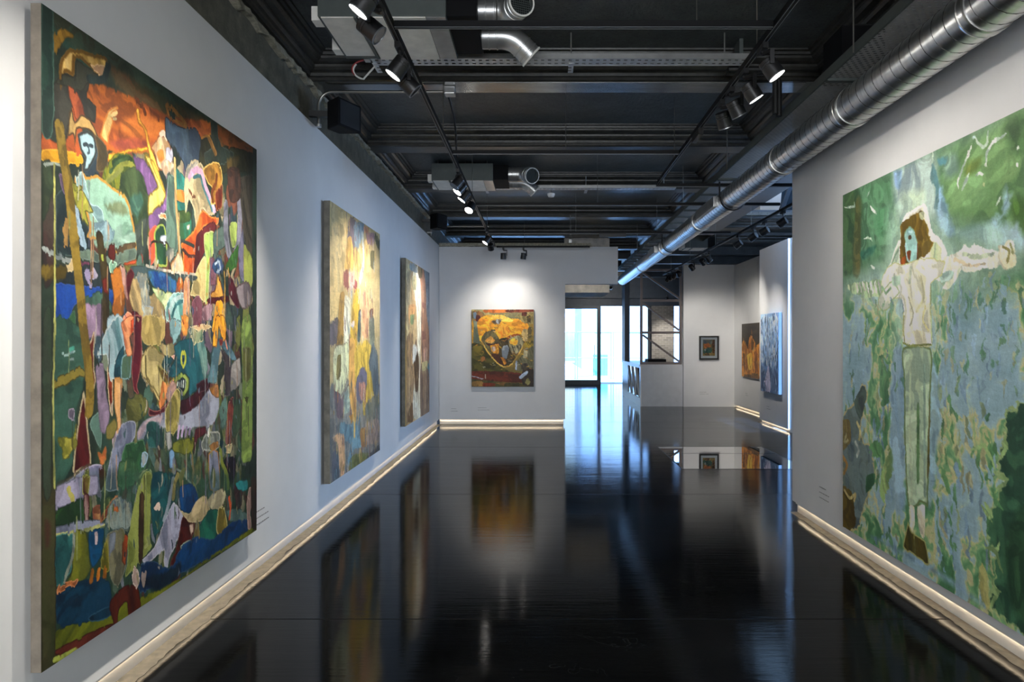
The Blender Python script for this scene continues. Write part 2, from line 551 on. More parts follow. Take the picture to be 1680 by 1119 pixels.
# outer right wall with a tall window, closing wall of the side room
WX0, WX1, WZ0, WZ1 = 7.0, 10.1, .5, 3.3
mb = MB()
mb.box(XO, XO + .25, Y0, WX0, 0, 4.2); mb.box(XO, XO + .25, WX1, YF, 0, 4.2)
mb.box(XO, XO + .25, WX0, WX1, 0, WZ0); mb.box(XO, XO + .25, WX0, WX1, WZ1, 4.2)
struct('wall_outer_right', mb, M['wall'])
mb = MB(); mb.box(2.625, XO, 6.30, 6.46, 0, 3.83); struct('wall_side_near', mb, M['wall'])
mb = MB()
for k in range(4):
    y = WX0 + (WX1 - WX0) * k / 3
    mb.box(XO + .08, XO + .14, y - .03, y + .03, WZ0, WZ1)
mb.box(XO + .08, XO + .14, WX0, WX1, WZ0, WZ0 + .06); mb.box(XO + .08, XO + .14, WX0, WX1, WZ1 - .06, WZ1)
struct('window_1', mb, M['dark_frame'])

# ------------------------------------------------------------------ ceiling: slab, beams, bulkhead, cornices
SKY = (3.66, 6.6, 9.7, 13.05)      # rooflight opening
mb = MB()
sx0, sx1, sy0, sy1 = SKY
for a in ((-2.4, sx0, Y0, YF + .2), (sx1, XO + .25, Y0, YF + .2), (sx0, sx1, Y0, sy0), (sx0, sx1, sy1, YF + .2)):
    mb.box(*a, ZC, ZC + .06)
struct('ceiling', mb, M['ceil'])
mb = MB(); mb.box(BX0, BX1, Y0, 14.3, ZB, ZC - .001); struct('ceiling_bulkhead', mb, M['bulk'])
BEAMS = [-1.6, .4, 2.1, 3.9, 6.0, 7.95, 10.1, 12.35, 14.5, 16.5, 18.5, 20.5, 22.5, 24.3]
for b in BEAMS:
    mb = MB()
    mb.box(-1.999, BX0 - .001, b - .13, b + .13, ZB, ZC - .001)
    struct('ceiling_beam', mb, M['beam' if b < 7 else 'beam_matt'])
mb = MB(); mb.box(-.74, 2.3, 5.885, 6.115, ZB - .003, ZB - .0005)
struct('ceiling_beam_plate', mb, M['bare_steel'])
SIDE_BEAMS = [9.2, 13.55, 15.5, 17.5, 19.5, 21.5, 23.5]
for b in SIDE_BEAMS:
    mb = MB()
    mb.box(BX1 + .001 if b < 14 else BX0 + .0, XO - .001, b - .13, b + .13, ZB, ZC - .001)
    struct('ceiling_beam', mb, M['beam_matt'])
PROF = [(0, 3.80), (0, 3.842), (.018, 3.848), (.018, 3.872), (.042, 3.874), (.05, 3.897), (.062, 3.905), (.085, 3.910), (.10, 3.932),
        (.103, 3.95), (.125, 3.953), (.15, 3.958), (.172, 3.975), (.178, 3.992), (.20, 3.994), (.205, 4.014), (.232, 4.018), (.235, 4.03)]


def cornice(xa, xb, ya, yb):
    mb = MB()
    rings = []
    for d, z in PROF:
        rings.append([mb.bm.verts.new(p) for p in ((xa + d, ya + d, z), (xb - d, ya + d, z), (xb - d, yb - d, z), (xa + d, yb - d, z))])
    for A, B in zip(rings[1:], rings[2:]):
        for k in range(4):
            mb.bm.faces.new([A[k], A[(k + 1) % 4], B[(k + 1) % 4], B[k]])
    return mb


for a, b in zip(BEAMS, BEAMS[1:]):
    if b < 18:
        struct('ceiling_cornice', cornice(-1.999, BX0, a + .13, b - .13), M['cornice'])
struct('ceiling_cornice', cornice(BX1, XO, 13.68, 15.37), M['cornice'])
# moulded near face of the beam that closes the rooflight bay
mb = MB()
mb.prism([(13.419, 3.842), (13.39, 3.86), (13.38, 3.89), (13.34, 3.90), (13.32, 3.94), (13.26, 3.955), (13.24, 3.985), (13.19, 3.99), (13.17, 4.029), (13.419, 4.029)], 0, BX1 + .002, XO - .002)
struct('ceiling_cornice', mb, M['cornice'])

# glazed lantern over the side room
LZ = ZC + .06
yr = 11.4; zr = LZ + 1.25
mb = MB()
for a in ((sx0 - .06, sx0, sy0 - .06, sy1 + .06), (sx1, sx1 + .06, sy0 - .06, sy1 + .06), (sx0, sx1, sy0 - .06, sy0), (sx0, sx1, sy1, sy1 + .06)):
    mb.box(*a, LZ, LZ + .04)
for x in (3.98, 4.62, 5.26, 5.9):
    mb.bar((x, sy1, LZ + .02), (x, yr, zr), .06, .07, (1, 0, 0)); mb.bar((x, sy0, LZ + .02), (x, yr, zr), .06, .07, (1, 0, 0))
mb.bar((sx0, yr, zr), (sx1, yr, zr), .08, .08)
w2 = struct('window_2', mb, M['dark_frame'])
mb = MB()
mb.quad((sx0, sy1, LZ + .03), (sx1, sy1, LZ + .03), (sx1, yr, zr), (sx0, yr, zr)); mb.quad((sx0, sy0, LZ + .03), (sx1, sy0, LZ + .03), (sx1, yr, zr), (sx0, yr, zr))
for x in (sx0, sx1): mb.bm.faces.new([mb.bm.verts.new(p) for p in ((x, sy0, LZ + .03), (x, sy1, LZ + .03), (x, yr, zr))])
mb.build('window_pane', M['glass'], w2)

# ------------------------------------------------------------------ far room and entrance
mb = MB(); mb.box(.55, 1.54, 15.0, 16.4, 2.69, 2.875); mb.box(.55, 1.54, 15.0, 15.25, 2.876, 3.9)
struct('trim_3', mb, M['concrete'])
FY = YF
mb = MB()
mb.box(-2.0, XO, FY, FY + .2, 2.97, 4.03)                   # fascia over the glazing
mb.box(-2.0, XO, FY - .25, FY - .001, 3.25, 3.5)
struct('wall_entrance', mb, M['fascia'])
mb = MB(); mb.box(4.22, 5.06, FY - .15, FY + .25, 0, 2.969); struct('wall_entrance_pier', mb, M['brick'])
mb = MB(); mb.box(5.32, XO, FY, FY + .2, 0, 2.969); struct('wall_entrance_right', mb, M['wall'])
mb = MB()
mb.box(2.18, 2.32, FY - .02, FY + .05, 0, 2.969); mb.box(-1.9, 2.18, FY - .02, FY + .05, 0, .17); mb.box(-1.9, 2.18, FY - .02, FY + .05, 2.86, 2.969)
mb.box(.2, .27, FY - .02, FY + .05, .17, 2.86)
d = struct('door_1', mb, M['dark_frame'])
mb = MB(); mb.box(-1.9, 2.18, FY + .01, FY + .022, .17, 2.86); mb.build('door_glass', M['glass'], d)
mb = MB(); mb.box(2.06, 2.09, FY - .07, FY - .03, .95, 1.5); mb.build('door_handle', M['galv'], d)
mb = MB()
mb.box(4.10, 4.218, FY, FY + .07, 0, 2.969); mb.box(3.33, 3.40, FY, FY + .07, 0, 2.969); mb.box(3.40, 4.10, FY, FY + .07, 0, .12)
w = struct('window_3', mb, M['dark_frame'])
mb = MB(); mb.box(3.40, 4.10, FY + .03, FY + .04, .12, 2.969); mb.build('window_pane', M['glass'], w)

# white bar counter with black slanted racks on its flank
cx0, cx1, cy0, cy1, cz = 2.515, 3.565, 17.0, 20.7, 1.045
ct = thing('bar_counter', ((cx0 + cx1) / 2, (cy0 + cy1) / 2, 0), 'white bar counter with dark slanted openings on its flank, near the entrance', 'counter')
mb = MB(); mb.box(cx0 + .03, cx1, cy0, cy0 + .03, 0, cz - .0005); mb.build('front_panel', M['white_panel'], ct)
mb = MB(); mb.box(cx0 - .02, cx1, cy0 + .031, cy1, cz - .05, cz); mb.build('top', M['bright_white'], ct)
mb = MB()
ys = [17.18, 17.92, 18.66, 19.40]
mb.box(cx0, cx0 + .03, cy0, ys[0], 0, cz - .05); mb.box(cx0, cx0 + .03, ys[3], cy1, 0, cz - .05)
mb.box(cx0, cx0 + .03, ys[0], ys[3], 0, .2); mb.box(cx0, cx0 + .03, ys[0], ys[3], .95, cz - .05)
for y in ys[1:3]: mb.box(cx0, cx0 + .03, y - .04, y + .04, .2, .95)
mb.build('side_panel', M['bright_white'], ct)
mb = MB(); mb.box(cx0 + .25, cx0 + .28, ys[0] - .05, ys[3] + .05, .1, 1.0 - .01); mb.build('rack_back', M['black_matt'], ct)
for k in range(3):
    mb = MB(); mb.bar((cx0 + .02, ys[k] + .05, .22), (cx0 + .02, ys[k + 1] - .05, .94), .04, .07, (1, 0, 0)); mb.build('slanted_bar', M['bright_white'], ct)
mb = MB(); mb.box(2.78, 3.25, 17.5, 18.0, cz, cz + .12)
tag(mb.build('drip_tray', M['black_matt'], None, bevel=.01), 'low black box lying on the white bar counter behind the truss', 'box')

# steel truss frame standing on the counter
tr = thing('steel_truss', (3.0, cy0 + .05, cz), 'dark brown steel truss screen with diagonals standing on the white counter', 'truss')
ty = cy0 + .06
ZT = [1.06, 1.84, 2.64, 3.40]
for x in (2.545, 3.525):
    mb = MB(); mb.box(x - .03, x + .03, ty - .03, ty + .03, cz, 3.43); mb.build('post', M['truss'], tr)
for z in ZT:
    zz = max(z, cz + .03)
    mb = MB(); mb.box(2.576, 3.494, ty - .028, ty + .028, zz - .03, zz + .03); mb.build('rail', M['truss'], tr)
for a, b in zip(ZT, ZT[1:]):
    mb = MB(); mb.bar((2.58, ty, b - .06), (3.49, ty, a + .06), .045, .05, (0, 1, 0)); mb.build('diagonal', M['truss'], tr)
mb = MB(); mb.box(2.515, 2.575, ty + .031, 20.0, 3.34, 3.42); mb.build('top_chord', M['truss'], tr)
mb = MB(); mb.box(2.50, 2.645, 20.0, 20.66, cz, 3.36); mb.build('rear_post', M['dark_frame'], tr)

# ------------------------------------------------------------------ outside the entrance
mb = MB(); mb.box(-14, 22, YF + .26, 60, -.3, -.06); struct('exterior_ground', mb, M['paving'])
mb = MB(); mb.box(-2.0, XO, YF + .2, YF + 1.0, -.06, 0.0); struct('exterior_step', mb, M['paving'])


def fence(x0, x1, y):
    t = thing('barrier_fence', ((x0 + x1) / 2, y, -.06), 'grey mesh barrier fence panel standing outside the entrance glazing', 'fence', 'barrier fences outside the entrance')
    mb = MB()
    for a, b in (((x0, y, -.06), (x0, y, 2.05)), ((x1, y, -.06), (x1, y, 2.05)), ((x0, y, 2.05), (x1, y, 2.05)), ((x0, y, .9), (x1, y, .9)), ((x0, y, .08), (x1, y, .08))):
        mb.tube([a, b], .022, 8)
    mb.build('fence_frame', M['fence_steel'], t)
    mb = MB()
    n = int((x1 - x0) / .12)
    for i in range(1, n):
        x = x0 + (x1 - x0) * i / n
        mb.tube([(x, y, .08), (x, y, 2.05)], .004, 4)
    mb.build('mesh_infill', M['fence_steel'], t)


for a in ((-.3, 1.6), (1.7, 3.2), (3.3, 5.2)): fence(a[0], a[1], 30.5)
bl = thing('building', (4, 44, 0), 'pale blue clad building across the street beyond the entrance', 'building')
mb = MB(); mb.box(2.6, 14, 42, 50, -.06, 9); mb.build('facade', M['facade_blue'], bl)
for i in range(5):
    for j in range(2):
        mb = MB(); mb.box(3.4 + i * 1.7, 4.5 + i * 1.7, 41.95, 42.02, 2.2 + j * 3, 4.0 + j * 3); mb.build('facade_window', M['pale_pane'], bl)
br_ = thing('steel_brace', (1.3, 31.5, 0), 'pale diagonal steel brace outside behind the sliding door glass', 'brace')
mb = MB(); mb.bar((.4, 31.5, 2.15), (3.0, 31.5, 4.55), .22, .25, (0, 1, 0)); mb.build('diagonal_beam', M['facade_blue'], br_)
mb = MB(); mb.bar((2.05, 31.45, 3.55), (2.75, 31.45, 2.75), .07, .07, (0, 1, 0)); mb.build('strut', M['facade_blue'], br_)
mb = MB(); mb.box(-.2, .4, 31.3, 31.7, -.06, 5.0); mb.build('column', M['facade_blue'], br_)
mb = MB(); mb.box(2.6, 3.3, 33, 33.2, -.06, 1.0)
tag(mb.build('hoarding', M['teal'], None), 'small teal hoarding board outside beyond the open doorway', 'hoarding')
# ------------------------------------------------------------------ lighting tracks and lamps
TZ = 3.40
TXL, TXR, TXF = -.84, 1.34, 3.12


def track(label, p, q, rods=(), zt=TZ, group='lighting tracks'):
    p, q = Vector((*p, zt)), Vector((*q, zt))
    t = thing('lighting_track', (p + q) / 2, label, 'lighting track', group)
    mb = MB(); mb.bar(p, q, .036, .034)
    mb.build('rail', M['track'], t)
    d = (q - p).normalized(); s = Vector((d.y, -d.x, 0))
    mb = MB()
    for k in (-1, 1):
        mb.bar(p + s * .011 * k + V(0, 0, -.0185), q + s * .011 * k + V(0, 0, -.0185), .004, .003)
    mb.build('rail_lip', M['rim'], t)
    for f in rods:
        c = p.lerp(q, f)
        mb = MB(); mb.tube([(c.x, c.y, zt + .017), (c.x, c.y, ZC)], .004, 6); mb.build('hanger_rod', M['conduit'], t)
    return t


track('long black lighting track running in front of the left wall', (TXL, -1.5), (TXL, 12.85), (.05, .2, .35, .52, .7, .87))
rt = track('black lighting track running between the centre line and the silver duct', (TXR, -1.5), (TXR, 7.70), (.05, .3, .62, .9))
track('nearest black cross track, below the near ceiling unit', (TXL + .02, 3.87), (TXR - .02, 3.87), (.27, .8))
track('black cross track below the second ceiling beam', (TXL + .02, 6.47), (TXR - .02, 6.47), (.5,))
track('short black cross track passing above the silver duct', (TXR - .018, 7.72), (3.10, 7.72), (.96,), zt=3.377)
track('black cross track just beyond the far ceiling unit', (TXL + .02, 8.80), (TXF - .02, 8.80), (.4,), zt=3.380)
ft = track('farthest black cross track carrying a small power box', (TXL + .02, 11.08), (TXF - .02, 11.08), (.36,), zt=3.380)
mb = MB(); mb.box(.97, 1.40, 11.04, 11.12, 3.305, 3.362); mb.build('power_box', M['black_metal'], ft)
track('short black track along the head of the end wall', (TXL + .03, 12.87), (.95, 12.87), (.3, .8))
track('long black lighting track hanging in the side room right of the duct', (TXF, 7.0), (TXF, 17.2), (.1, .3, .5, .7, .9), 3.30)

LAMPS = []


def lamp(x, y, target, lit, label, power=90, zt=TZ, dx=0.0, drop=.15, size=50, blend=.9, group='track spotlights', col=(1, .93, .83), cast=True):
    top = Vector((x, y, zt - .02))
    c = Vector((x + dx, y, zt - drop))
    d = (Vector(target) - c).normalized()
    t = thing('track_spotlight', top, label, 'spotlight', group)
    mb = MB(); mb.box(x - .017, x + .017, y - .06, y + .06, zt - .055, zt - .021); mb.build('adapter', M['black_metal'], t)
    s = d.cross(V(0, 0, 1)).normalized()
    if abs(s.y) < .3: pass
    side = c + s * .066
    mb = MB()
    knee = Vector((side.x, side.y, zt - .07))
    mb.tube([(x, y, zt - .05), (x, y, zt - .068)], .012, 8)
    mb.bar((x, y, zt - .07), knee, .012, .022)
    mb.bar((knee.x, knee.y, zt - .062), side, .010, .024, tuple(d))
    mb.build('yoke', M['black_metal'], t)
    mb = MB()
    prof = [(-.052, .0), (-.052, .046), (-.048, .051), (-.030, .0515), (-.029, .0485), (-.025, .0485), (-.024, .0515), (-.016, .0515), (-.015, .0485), (-.011, .0485),
            (-.010, .0525), (.060, .0535)]
    mb.lathe(c, d, prof, 28, cap0=False, cap1=True)
    body = mb.build('lamp_body', M['black_metal'], t, smooth=True)
    mb = MB(); mb.lathe(c, d, [(.0595, .0540), (.066, .0555), (.0665, .049), (.0615, .048)], 28, cap0=False, cap1=False); mb.build('rim', M['rim'], body, smooth=True)
    mb = MB(); mb.disc(c + d * .0635, d, .0485, 28)
    mb.build('lens', M['lens_on'] if lit else M['lens_off'], body)
    if lit and cast:
        L = bpy.data.lights.new('lamp_beam', 'SPOT')
        L.energy = power * (1.9 if x < 0 else 1.6); L.color = col; L.spot_size = math.radians(size + 20); L.spot_blend = blend; L.shadow_soft_size = .035
        o = bpy.data.objects.new('lamp_beam', L); C.objects.link(o)
        o.location = c + d * .075
        o.rotation_euler = d.to_track_quat('-Z', 'Y').to_euler()
    return t


W = XL + .05
# left track
lamp(TXL, -.6, (W, -.2, 1.7), 1, 'added unseen spotlight behind the viewer at the start of the left track', 60, size=70)  # unseen lamps added here to brighten both long walls
lamp(TXL, .9, (W, 1.3, 1.7), 1, 'added unseen spotlight just behind the viewer on the left track', 55, size=70)
lamp(TXR, .4, (XR, .8, 1.6), 1, 'added unseen spotlight behind the viewer on the right track', 16, size=90)
lamp(TXR, 1.8, (XR, 2.2, 1.6), 1, 'added unseen spotlight above the viewer on the right track', 12, size=90)
lamp(TXL, 2.2, (W, 2.75, 1.75), 1, 'added unseen spotlight nearest the viewer on the left track, washing the largest painting', 45, size=60)  # out of view, added to light the near painting
lamp(TXL, 3.30, (W, 3.25, 1.7), 1, 'lit spotlight at the top edge of the view on the left track', 80, size=58)
lamp(TXL, 3.58, (2.3, 3.9, .6), 0, 'dark spotlight pointing away from the left wall, over the near ceiling unit', dx=-.05)
lamp(TXL, 4.09, (W, 4.0, 1.75), 1, 'lit spotlight below the near perforated tray on the left track', 75, size=58)
lamp(TXL, 4.36, (2.2, 5.2, .3), 0, 'dark spotlight just beyond the lit one by the near tray', dx=.0)
lamp(TXL, 7.05, (W, 6.6, 1.9), 0, 'dark spotlight hanging before the far ceiling unit, first of its cluster', dx=.0)
lamp(TXL, 7.30, (W, 6.75, 1.85), 1, 'lit spotlight of the cluster by the far ceiling unit, tilted to the second painting', 70, size=50)
lamp(TXL, 7.68, (W, 7.5, 1.8), 1, 'lit spotlight in the middle of the cluster by the far ceiling unit', 70, size=50)
lamp(TXL, 8.33, (-1.6, 6.9, 1.3), 1, 'dazzling spotlight last of the cluster by the far ceiling unit', 45, size=56)
lamp(TXL, 11.0, (W, 10.6, 1.75), 1, 'lit spotlight near the far end of the left track', 85, size=56)
lamp(TXL, 11.75, (-.70, 13.25, 1.75), 1, 'dark spotlight last but one towards the end wall on the left track', 42, size=62)
lamp(-.68, 12.87, (-.72, 13.25, 1.2), 1, 'black spotlight left of two hanging in front of the end wall', 7, size=80, drop=.17)
lamp(-.30, 12.87, (-.55, 13.25, 1.2), 1, 'black spotlight right of two hanging in front of the end wall', 7, size=80, drop=.17)
# right track
lamp(TXR, 3.0, (XR, 3.2, 1.7), 1, 'added unseen spotlight nearest the viewer on the right track', 10, size=98, blend=.55)  # out of view, added to light the near right wall
lamp(TXR, 4.10, (XR - .05, 3.9, 1.75), 1, 'lit spotlight nearest the black box on the right track', 10, size=98, blend=.55, dx=.05)
lamp(TXR, 4.48, (XR - .05, 4.5, 1.7), 1, 'lit spotlight second along the right track, its lens a bright sliver', 10, size=98, blend=.55, dx=.05)
lamp(TXR, 4.80, (XR - .05, 5.2, 1.5), 1, 'half hidden lit spotlight third along the right track', 10, size=96, blend=.55, dx=.04)
lamp(TXR, 5.05, (XR - .05, 6.0, .8), 0, 'dark spotlight farthest of the four on the right track', dx=.02)
mb = MB(); mb.box(TXR - .02, TXR + .02, 5.66, 5.92, TZ - .075, TZ - .019)
mb.build('power_feed', M['black_metal'], rt)
# side room track
GZ = 3.30
G = 'spotlights in the side room'
for y, tx, ty_, lit, lab, p in (
        (8.75, 1.4, 10.2, 0, 'unlit spotlight nearest the end of the right wall in the side room', 0),
        (9.45, 1.4, 11.0, 0, 'unlit spotlight second from the right wall in the side room', 0),
        (9.95, 1.6, 11.6, 0, 'unlit spotlight third from the right wall, in front of the rooflight beam', 0),
        (10.7, 1.6, 12.0, 0, 'unlit spotlight fourth from the right wall in the side room', 0),
        (12.6, 4.4, 12.9, 1, 'dim spotlight turned to the blue painting on the far right', 42),
        (13.05, 4.80, 14.6, 1, 'lit spotlight turned to the orange painting on the far right', 60),
        (14.0, 4.80, 15.6, 1, 'small lit spotlight beside the one for the orange painting', 50),
        (15.3, 4.2, 16.9, 1, 'lit spotlight above the small framed picture', 44),
        (15.8, 2.6, 16.9, 0, 'first of three unlit spotlights bunched by the truss', 0),
        (16.2, 2.6, 17.4, 0, 'second of three unlit spotlights bunched by the truss', 0),
        (16.6, 2.6, 17.9, 0, 'third of three unlit spotlights bunched by the truss', 0)):
    lamp(TXF, y, (tx, ty_, 1.55 if lit else 1.9), lit, lab, p, GZ, group=G, size=56, drop=.16)

lamp(4.55, 24.3, (4.85, 25.6, .9), 1, 'distant spotlight turned to the brick pier by the entrance', 120, 3.3, size=56)
lamp(2.3, 22.0, (2.6, 25.5, 2.9), 1, 'added distant spotlight brightening the dark fascia over the entrance', 70, 3.5, size=80)  # lamp with no known source, added to lift the far room
lamp(1.0, 13.75, (1.05, 15.0, 2.75), 1, 'added hidden spotlight behind the end wall brightening the concrete downstand', 14, 3.5, size=70)  # hidden lamp added to brighten the concrete

# ------------------------------------------------------------------ spiral duct
DX, DZ, DR = 2.16, 3.22, .132
dk = thing('ventilation_duct', (DX, 8, DZ), 'long silver spiral ventilation duct running above the right wall', 'duct')
mb = MB()
ya, yb = -2.5, 17.7
n = 80
mb.tube([(DX, ya + (yb - ya) * i / n, DZ) for i in range(n + 1)], DR, 48)
mb.build('spiral_pipe', M['duct'], dk, smooth=True)
mb = MB()
pitch = .105
turns = int((yb - ya) / pitch)
k = 20
mb.tube([(DX + (DR + .0005) * math.cos(-2 * PI * i / k), ya + pitch * i / k, DZ + (DR + .0005) * math.sin(-2 * PI * i / k)) for i in range(turns * k)], .0024, 4)
mb.build('spiral_seam', M['duct_seam'], dk)
for y in (2.05, 3.3, 4.7, 6.05, 9.1, 11.6, 14.3):
    mb = MB()
    mb.lathe((DX, y - .035, DZ), (0, 1, 0), [(0, DR), (0, DR + .004), (.012, DR + .008), (.016, DR + .004), (.054, DR + .004), (.058, DR + .008), (.07, DR + .004), (.07, DR)], 48, False, False)
    mb.build('coupling', M['duct'], dk, smooth=True)
for y in (7.62, 11.2):
    mb = MB()
    pts = [(DX - .15, y, 3.392), (DX - .15, y, DZ)] + [(DX + .145 * math.cos(a), y, DZ + .145 * math.sin(a)) for a in np.linspace(PI, 2 * PI, 14)] + [(DX + .15, y, 3.392)]
    mb.tube(pts, .010, 6)
    mb.build('hanging_strap', M['black_metal'], dk)
for y0_, y1_ in ((7.85, 8.75), (11.9, 12.6)):
    mb = MB(); mb.box(DX - .16, DX - .118, y0_, y1_, DZ - .06, DZ + .06)
    mb.build('side_grille', M['galv'], dk, bevel=.006)

# long perforated tray above the duct
TRX0, TRX1, TRZ = 1.99, 2.30, 3.425
tray = thing('cable_tray', ((TRX0 + TRX1) / 2, 7, TRZ), 'long perforated cable tray running beside the silver duct', 'cable tray')
y = -2.0
segs = [(-2.0, 1.9), (1.92, 4.72), (4.74, 7.6), (7.62, 10.4), (10.42, 13.4), (13.42, 17.2)]
for a, b in segs:
    mb = MB(); mb.box(TRX0 + .012, TRX1 - .012, a, b, TRZ, TRZ + .0015); mb.build('perforated_plate', M['perf_long'], tray)
mb = MB()
for x in (TRX0, TRX1):
    mb.box(x - .006, x + .006, -2.0, 17.2, TRZ - .004, TRZ + .06)
mb.box(TRX0 - .012, TRX0 + .004, -2.0, 17.2, TRZ - .008, TRZ - .004)
mb.build('side_rail', M['galv_dark'], tray)
for a in [4.73, 1.91, 7.61] + [8.4 + .5 * i for i in range(18)]:
    mb = MB(); mb.box(TRX0, TRX1, a - .02, a + .02, TRZ - .02, TRZ - .0005)
    mb.build('cross_bracket', M['galv_dark'], tray)
for a in (1.9, 4.3, 7.2, 9.4, 11.5, 13.8):
    mb = MB(); mb.tube([(TRX0 - .012, a, TRZ), (TRX0 - .012, a, ZC if a < 99 else ZB)], .005, 6); mb.build('hanger_rod', M['conduit'], tray)

# perforated cross trays hung under the slab


def cross_tray(y, x0, x1, z, lab, ends=True):
    t = thing('cable_tray', ((x0 + x1) / 2, y, z), lab, 'cable tray', 'perforated cross trays')
    mb = MB(); mb.box(x0, x1, y - .065, y + .065, z, z + .0015); mb.build('perforated_plate', M['perf_cross'], t)
    mb = MB(); mb.box(x0, x1, y - .067, y - .064, z - .001, z + .04); mb.box(x0, x1, y + .064, y + .067, z - .001, z + .04); mb.build('side_rail', M['galv'], t)
    for f in (.01, .53):
        x = x0 + (x1 - x0) * f
        mb = MB(); mb.box(x - .02, x + .02, y - .06, y + .13, z - .034, z - .030); mb.build('bracket', M['perf_cross'], t)
    for f in (.53, .94):
        x = x0 + (x1 - x0) * f
        mb = MB(); mb.tube([(x, y, z), (x, y, ZC)], .006, 6); mb.build('hanger_rod', M['galv'], t)
    return t


cross_tray(5.36, -1.31, 1.63, 3.80, 'perforated steel tray crossing the near ceiling bay')
cross_tray(9.80, -.78, 1.95, 3.80, 'perforated steel tray crossing the ceiling by the far unit')

# ------------------------------------------------------------------ ceiling fan coil units


def ac_unit(x0, x1, y0, y1, zb, lab):
    t = thing('ceiling_air_unit', ((x0 + x1) / 2, (y0 + y1) / 2, zb), lab, 'air unit', 'ceiling air units')
    w = x1 - x0
    mb = MB(); mb.box(x0, x1, y0, y1, zb + .004, ZC - .045); mb.build('casing', M['galv_dark'], t, bevel=.004)
    xa = x0 + w * .30
    mb = MB(); mb.box(x0 + .02, xa - .02, y0 + .005, y1 - .07, zb - .004, zb + .003); mb.build('bottom_panel', M['galv_light'], t)
    mb = MB(); mb.box(xa + .012, x0 + w * .84, y0 + .005, y1, zb - .004, zb + .003); mb.build('bottom_panel', M['galv_light'], t)
    mb = MB(); mb.box(x0 + w * .845, x1 - .004, y0 + .005, y1 - .02, zb - .004, zb + .003); mb.build('bottom_panel', M['galv'], t)
    mb = MB(); mb.box(xa - .014, xa + .006, y0 - .012, y1 - .03, zb - .012, zb + .003); mb.build('divider_strip', M['galv_dark'], t)
    for yy in (y0 + .06, y1 - .16):
        mb = MB(); mb.box(x0 - .06, x0, yy, yy + .10, zb + .005, zb + .10); mb.build('mounting_lug', M['galv_light'], t)
    for fx in (.1, .55, .9):
        mb = MB(); mb.tube([(x0 + w * fx, y0 + .04, ZC - .05), (x0 + w * fx, y0 + .04, ZC)], .005, 6); mb.build('hanger_rod', M['conduit'], t)
    mb = MB(); mb.box(x1, x1 + .20, y0 + .03, y1 - .05, zb + .02, ZC - .06); mb.build('plenum', M['black_matt'], t)
    return t


ac_unit(-1.47, -.62, 4.52, 5.20, 3.755, 'near galvanised ceiling air unit with open spiral spouts beside it')
ac_unit(-1.44, -.62, 9.10, 9.72, 3.755, 'far galvanised ceiling air unit behind the cluster of spotlights')


def spout(c, dirs, r, lab, bend):
    """short galvanised spout that leaves a unit sideways and turns to an open end"""
    t = thing('vent_spout', c, lab, 'vent spout', 'galvanised vent spouts')
    p0 = Vector(c)
    a, e = Vector((1, 0, 0)), Vector(dirs).normalized()
    n = 10
    pts = [p0, p0 + a * .10, p0 + a * .14]
    p = pts[-1].copy()
    for i in range(1, n + 1):
        f = i / n
        d = (a.lerp(e, f)).normalized()
        p = p + d * bend / n
        pts.append(p.copy())
    pts.append(p + e * .05); pts.append(p + e * .10)
    mb = MB(); mb.tube(pts, r, 28, cap=False); el = mb.build('elbow', M['galv'], t, smooth=True)
    for q, d in ((p0 + a * .05, a), (p0 + a * .11, a), (p + e * .0, e), (p + e * .055, e)):
        mb = MB(); mb.lathe(q - d * .006, d, [(0, r), (.002, r + .005), (.010, r + .005), (.012, r)], 28, False, False); mb.build('swage_ring', M['galv'], el, smooth=True)
    end = p + e * .10
    mb = MB(); mb.lathe(end - e * .012, e, [(0, r), (.0, r + .007), (.014, r + .007), (.014, r - .004)], 28, False, False); cl = mb.build('collar', M['galv_light'], t, smooth=True)
    mb = MB(); mb.disc(end - e * .05, e, r * .99); mb.build('throat', M['black_matt'], t)
    s = e.cross(V(0, 0, 1)).normalized(); u = s.cross(e)
    mb = MB()
    for k in range(-5, 6):
        h = math.sqrt(max(0, 1 - (k / 6) ** 2)) * r
        o = end - e * .01
        mb.bar(o + s * (k * r / 6) - u * h, o + s * (k * r / 6) + u * h, .003, .003, tuple(e))
        mb.bar(o + u * (k * r / 6) - s * h, o + u * (k * r / 6) + s * h, .003, .003, tuple(e))
    mb.build('wire_guard', M['galv_dark'], cl)
    return t


spout((-.42, 4.72, 3.885), (.45, -1.0, -.12), .085, 'open spiral spout facing the viewer beside the near air unit', .16)
spout((-.42, 5.02, 3.845), (.72, .25, -.65), .085, 'spiral spout bent downwards beside the near air unit', .17)
spout((-.42, 9.28, 3.88), (.6, -1.0, -.35), .10, 'open spiral spout beside the far air unit', .17)
spout((-.42, 9.56, 3.84), (.7, .2, -.6), .085, 'bent spiral spout tucked behind the open one by the far air unit', .16)
ac = ac_unit(3.25, 3.75, 15.2, 15.7, 3.70, 'small distant air unit hanging beyond the duct, near the back wall')
# red and white cable tail by the near tray
t = thing('cable_loop', (-1.33, 5.25, 3.7), 'red and white cable loop hanging by the near tray end', 'cable')
mb = MB(); mb.tube([(-1.33 - .11 * math.sin(a), 5.25, 3.72 - .06 * (1 - math.cos(a)) * 1.2 + .05) for a in np.linspace(.2, 2.2, 10)], .007, 6); mb.build('red_cable', M['red_cable'], t)
mb = MB(); mb.tube([(-1.33 - .10 * math.sin(a), 5.25, 3.715 - .06 * (1 - math.cos(a)) * 1.2 + .05) for a in np.linspace(.9, 2.9, 10)] + [(-1.27, 5.27, 3.73)], .007, 6); mb.build('white_cable', M['white_cable'], t)
mb = MB(); mb.box(-1.345, -1.305, 5.225, 5.285, 3.765, 3.80); mb.build('hanging_clip', M['galv'], t)

# ------------------------------------------------------------------ conduits, speakers, sensors


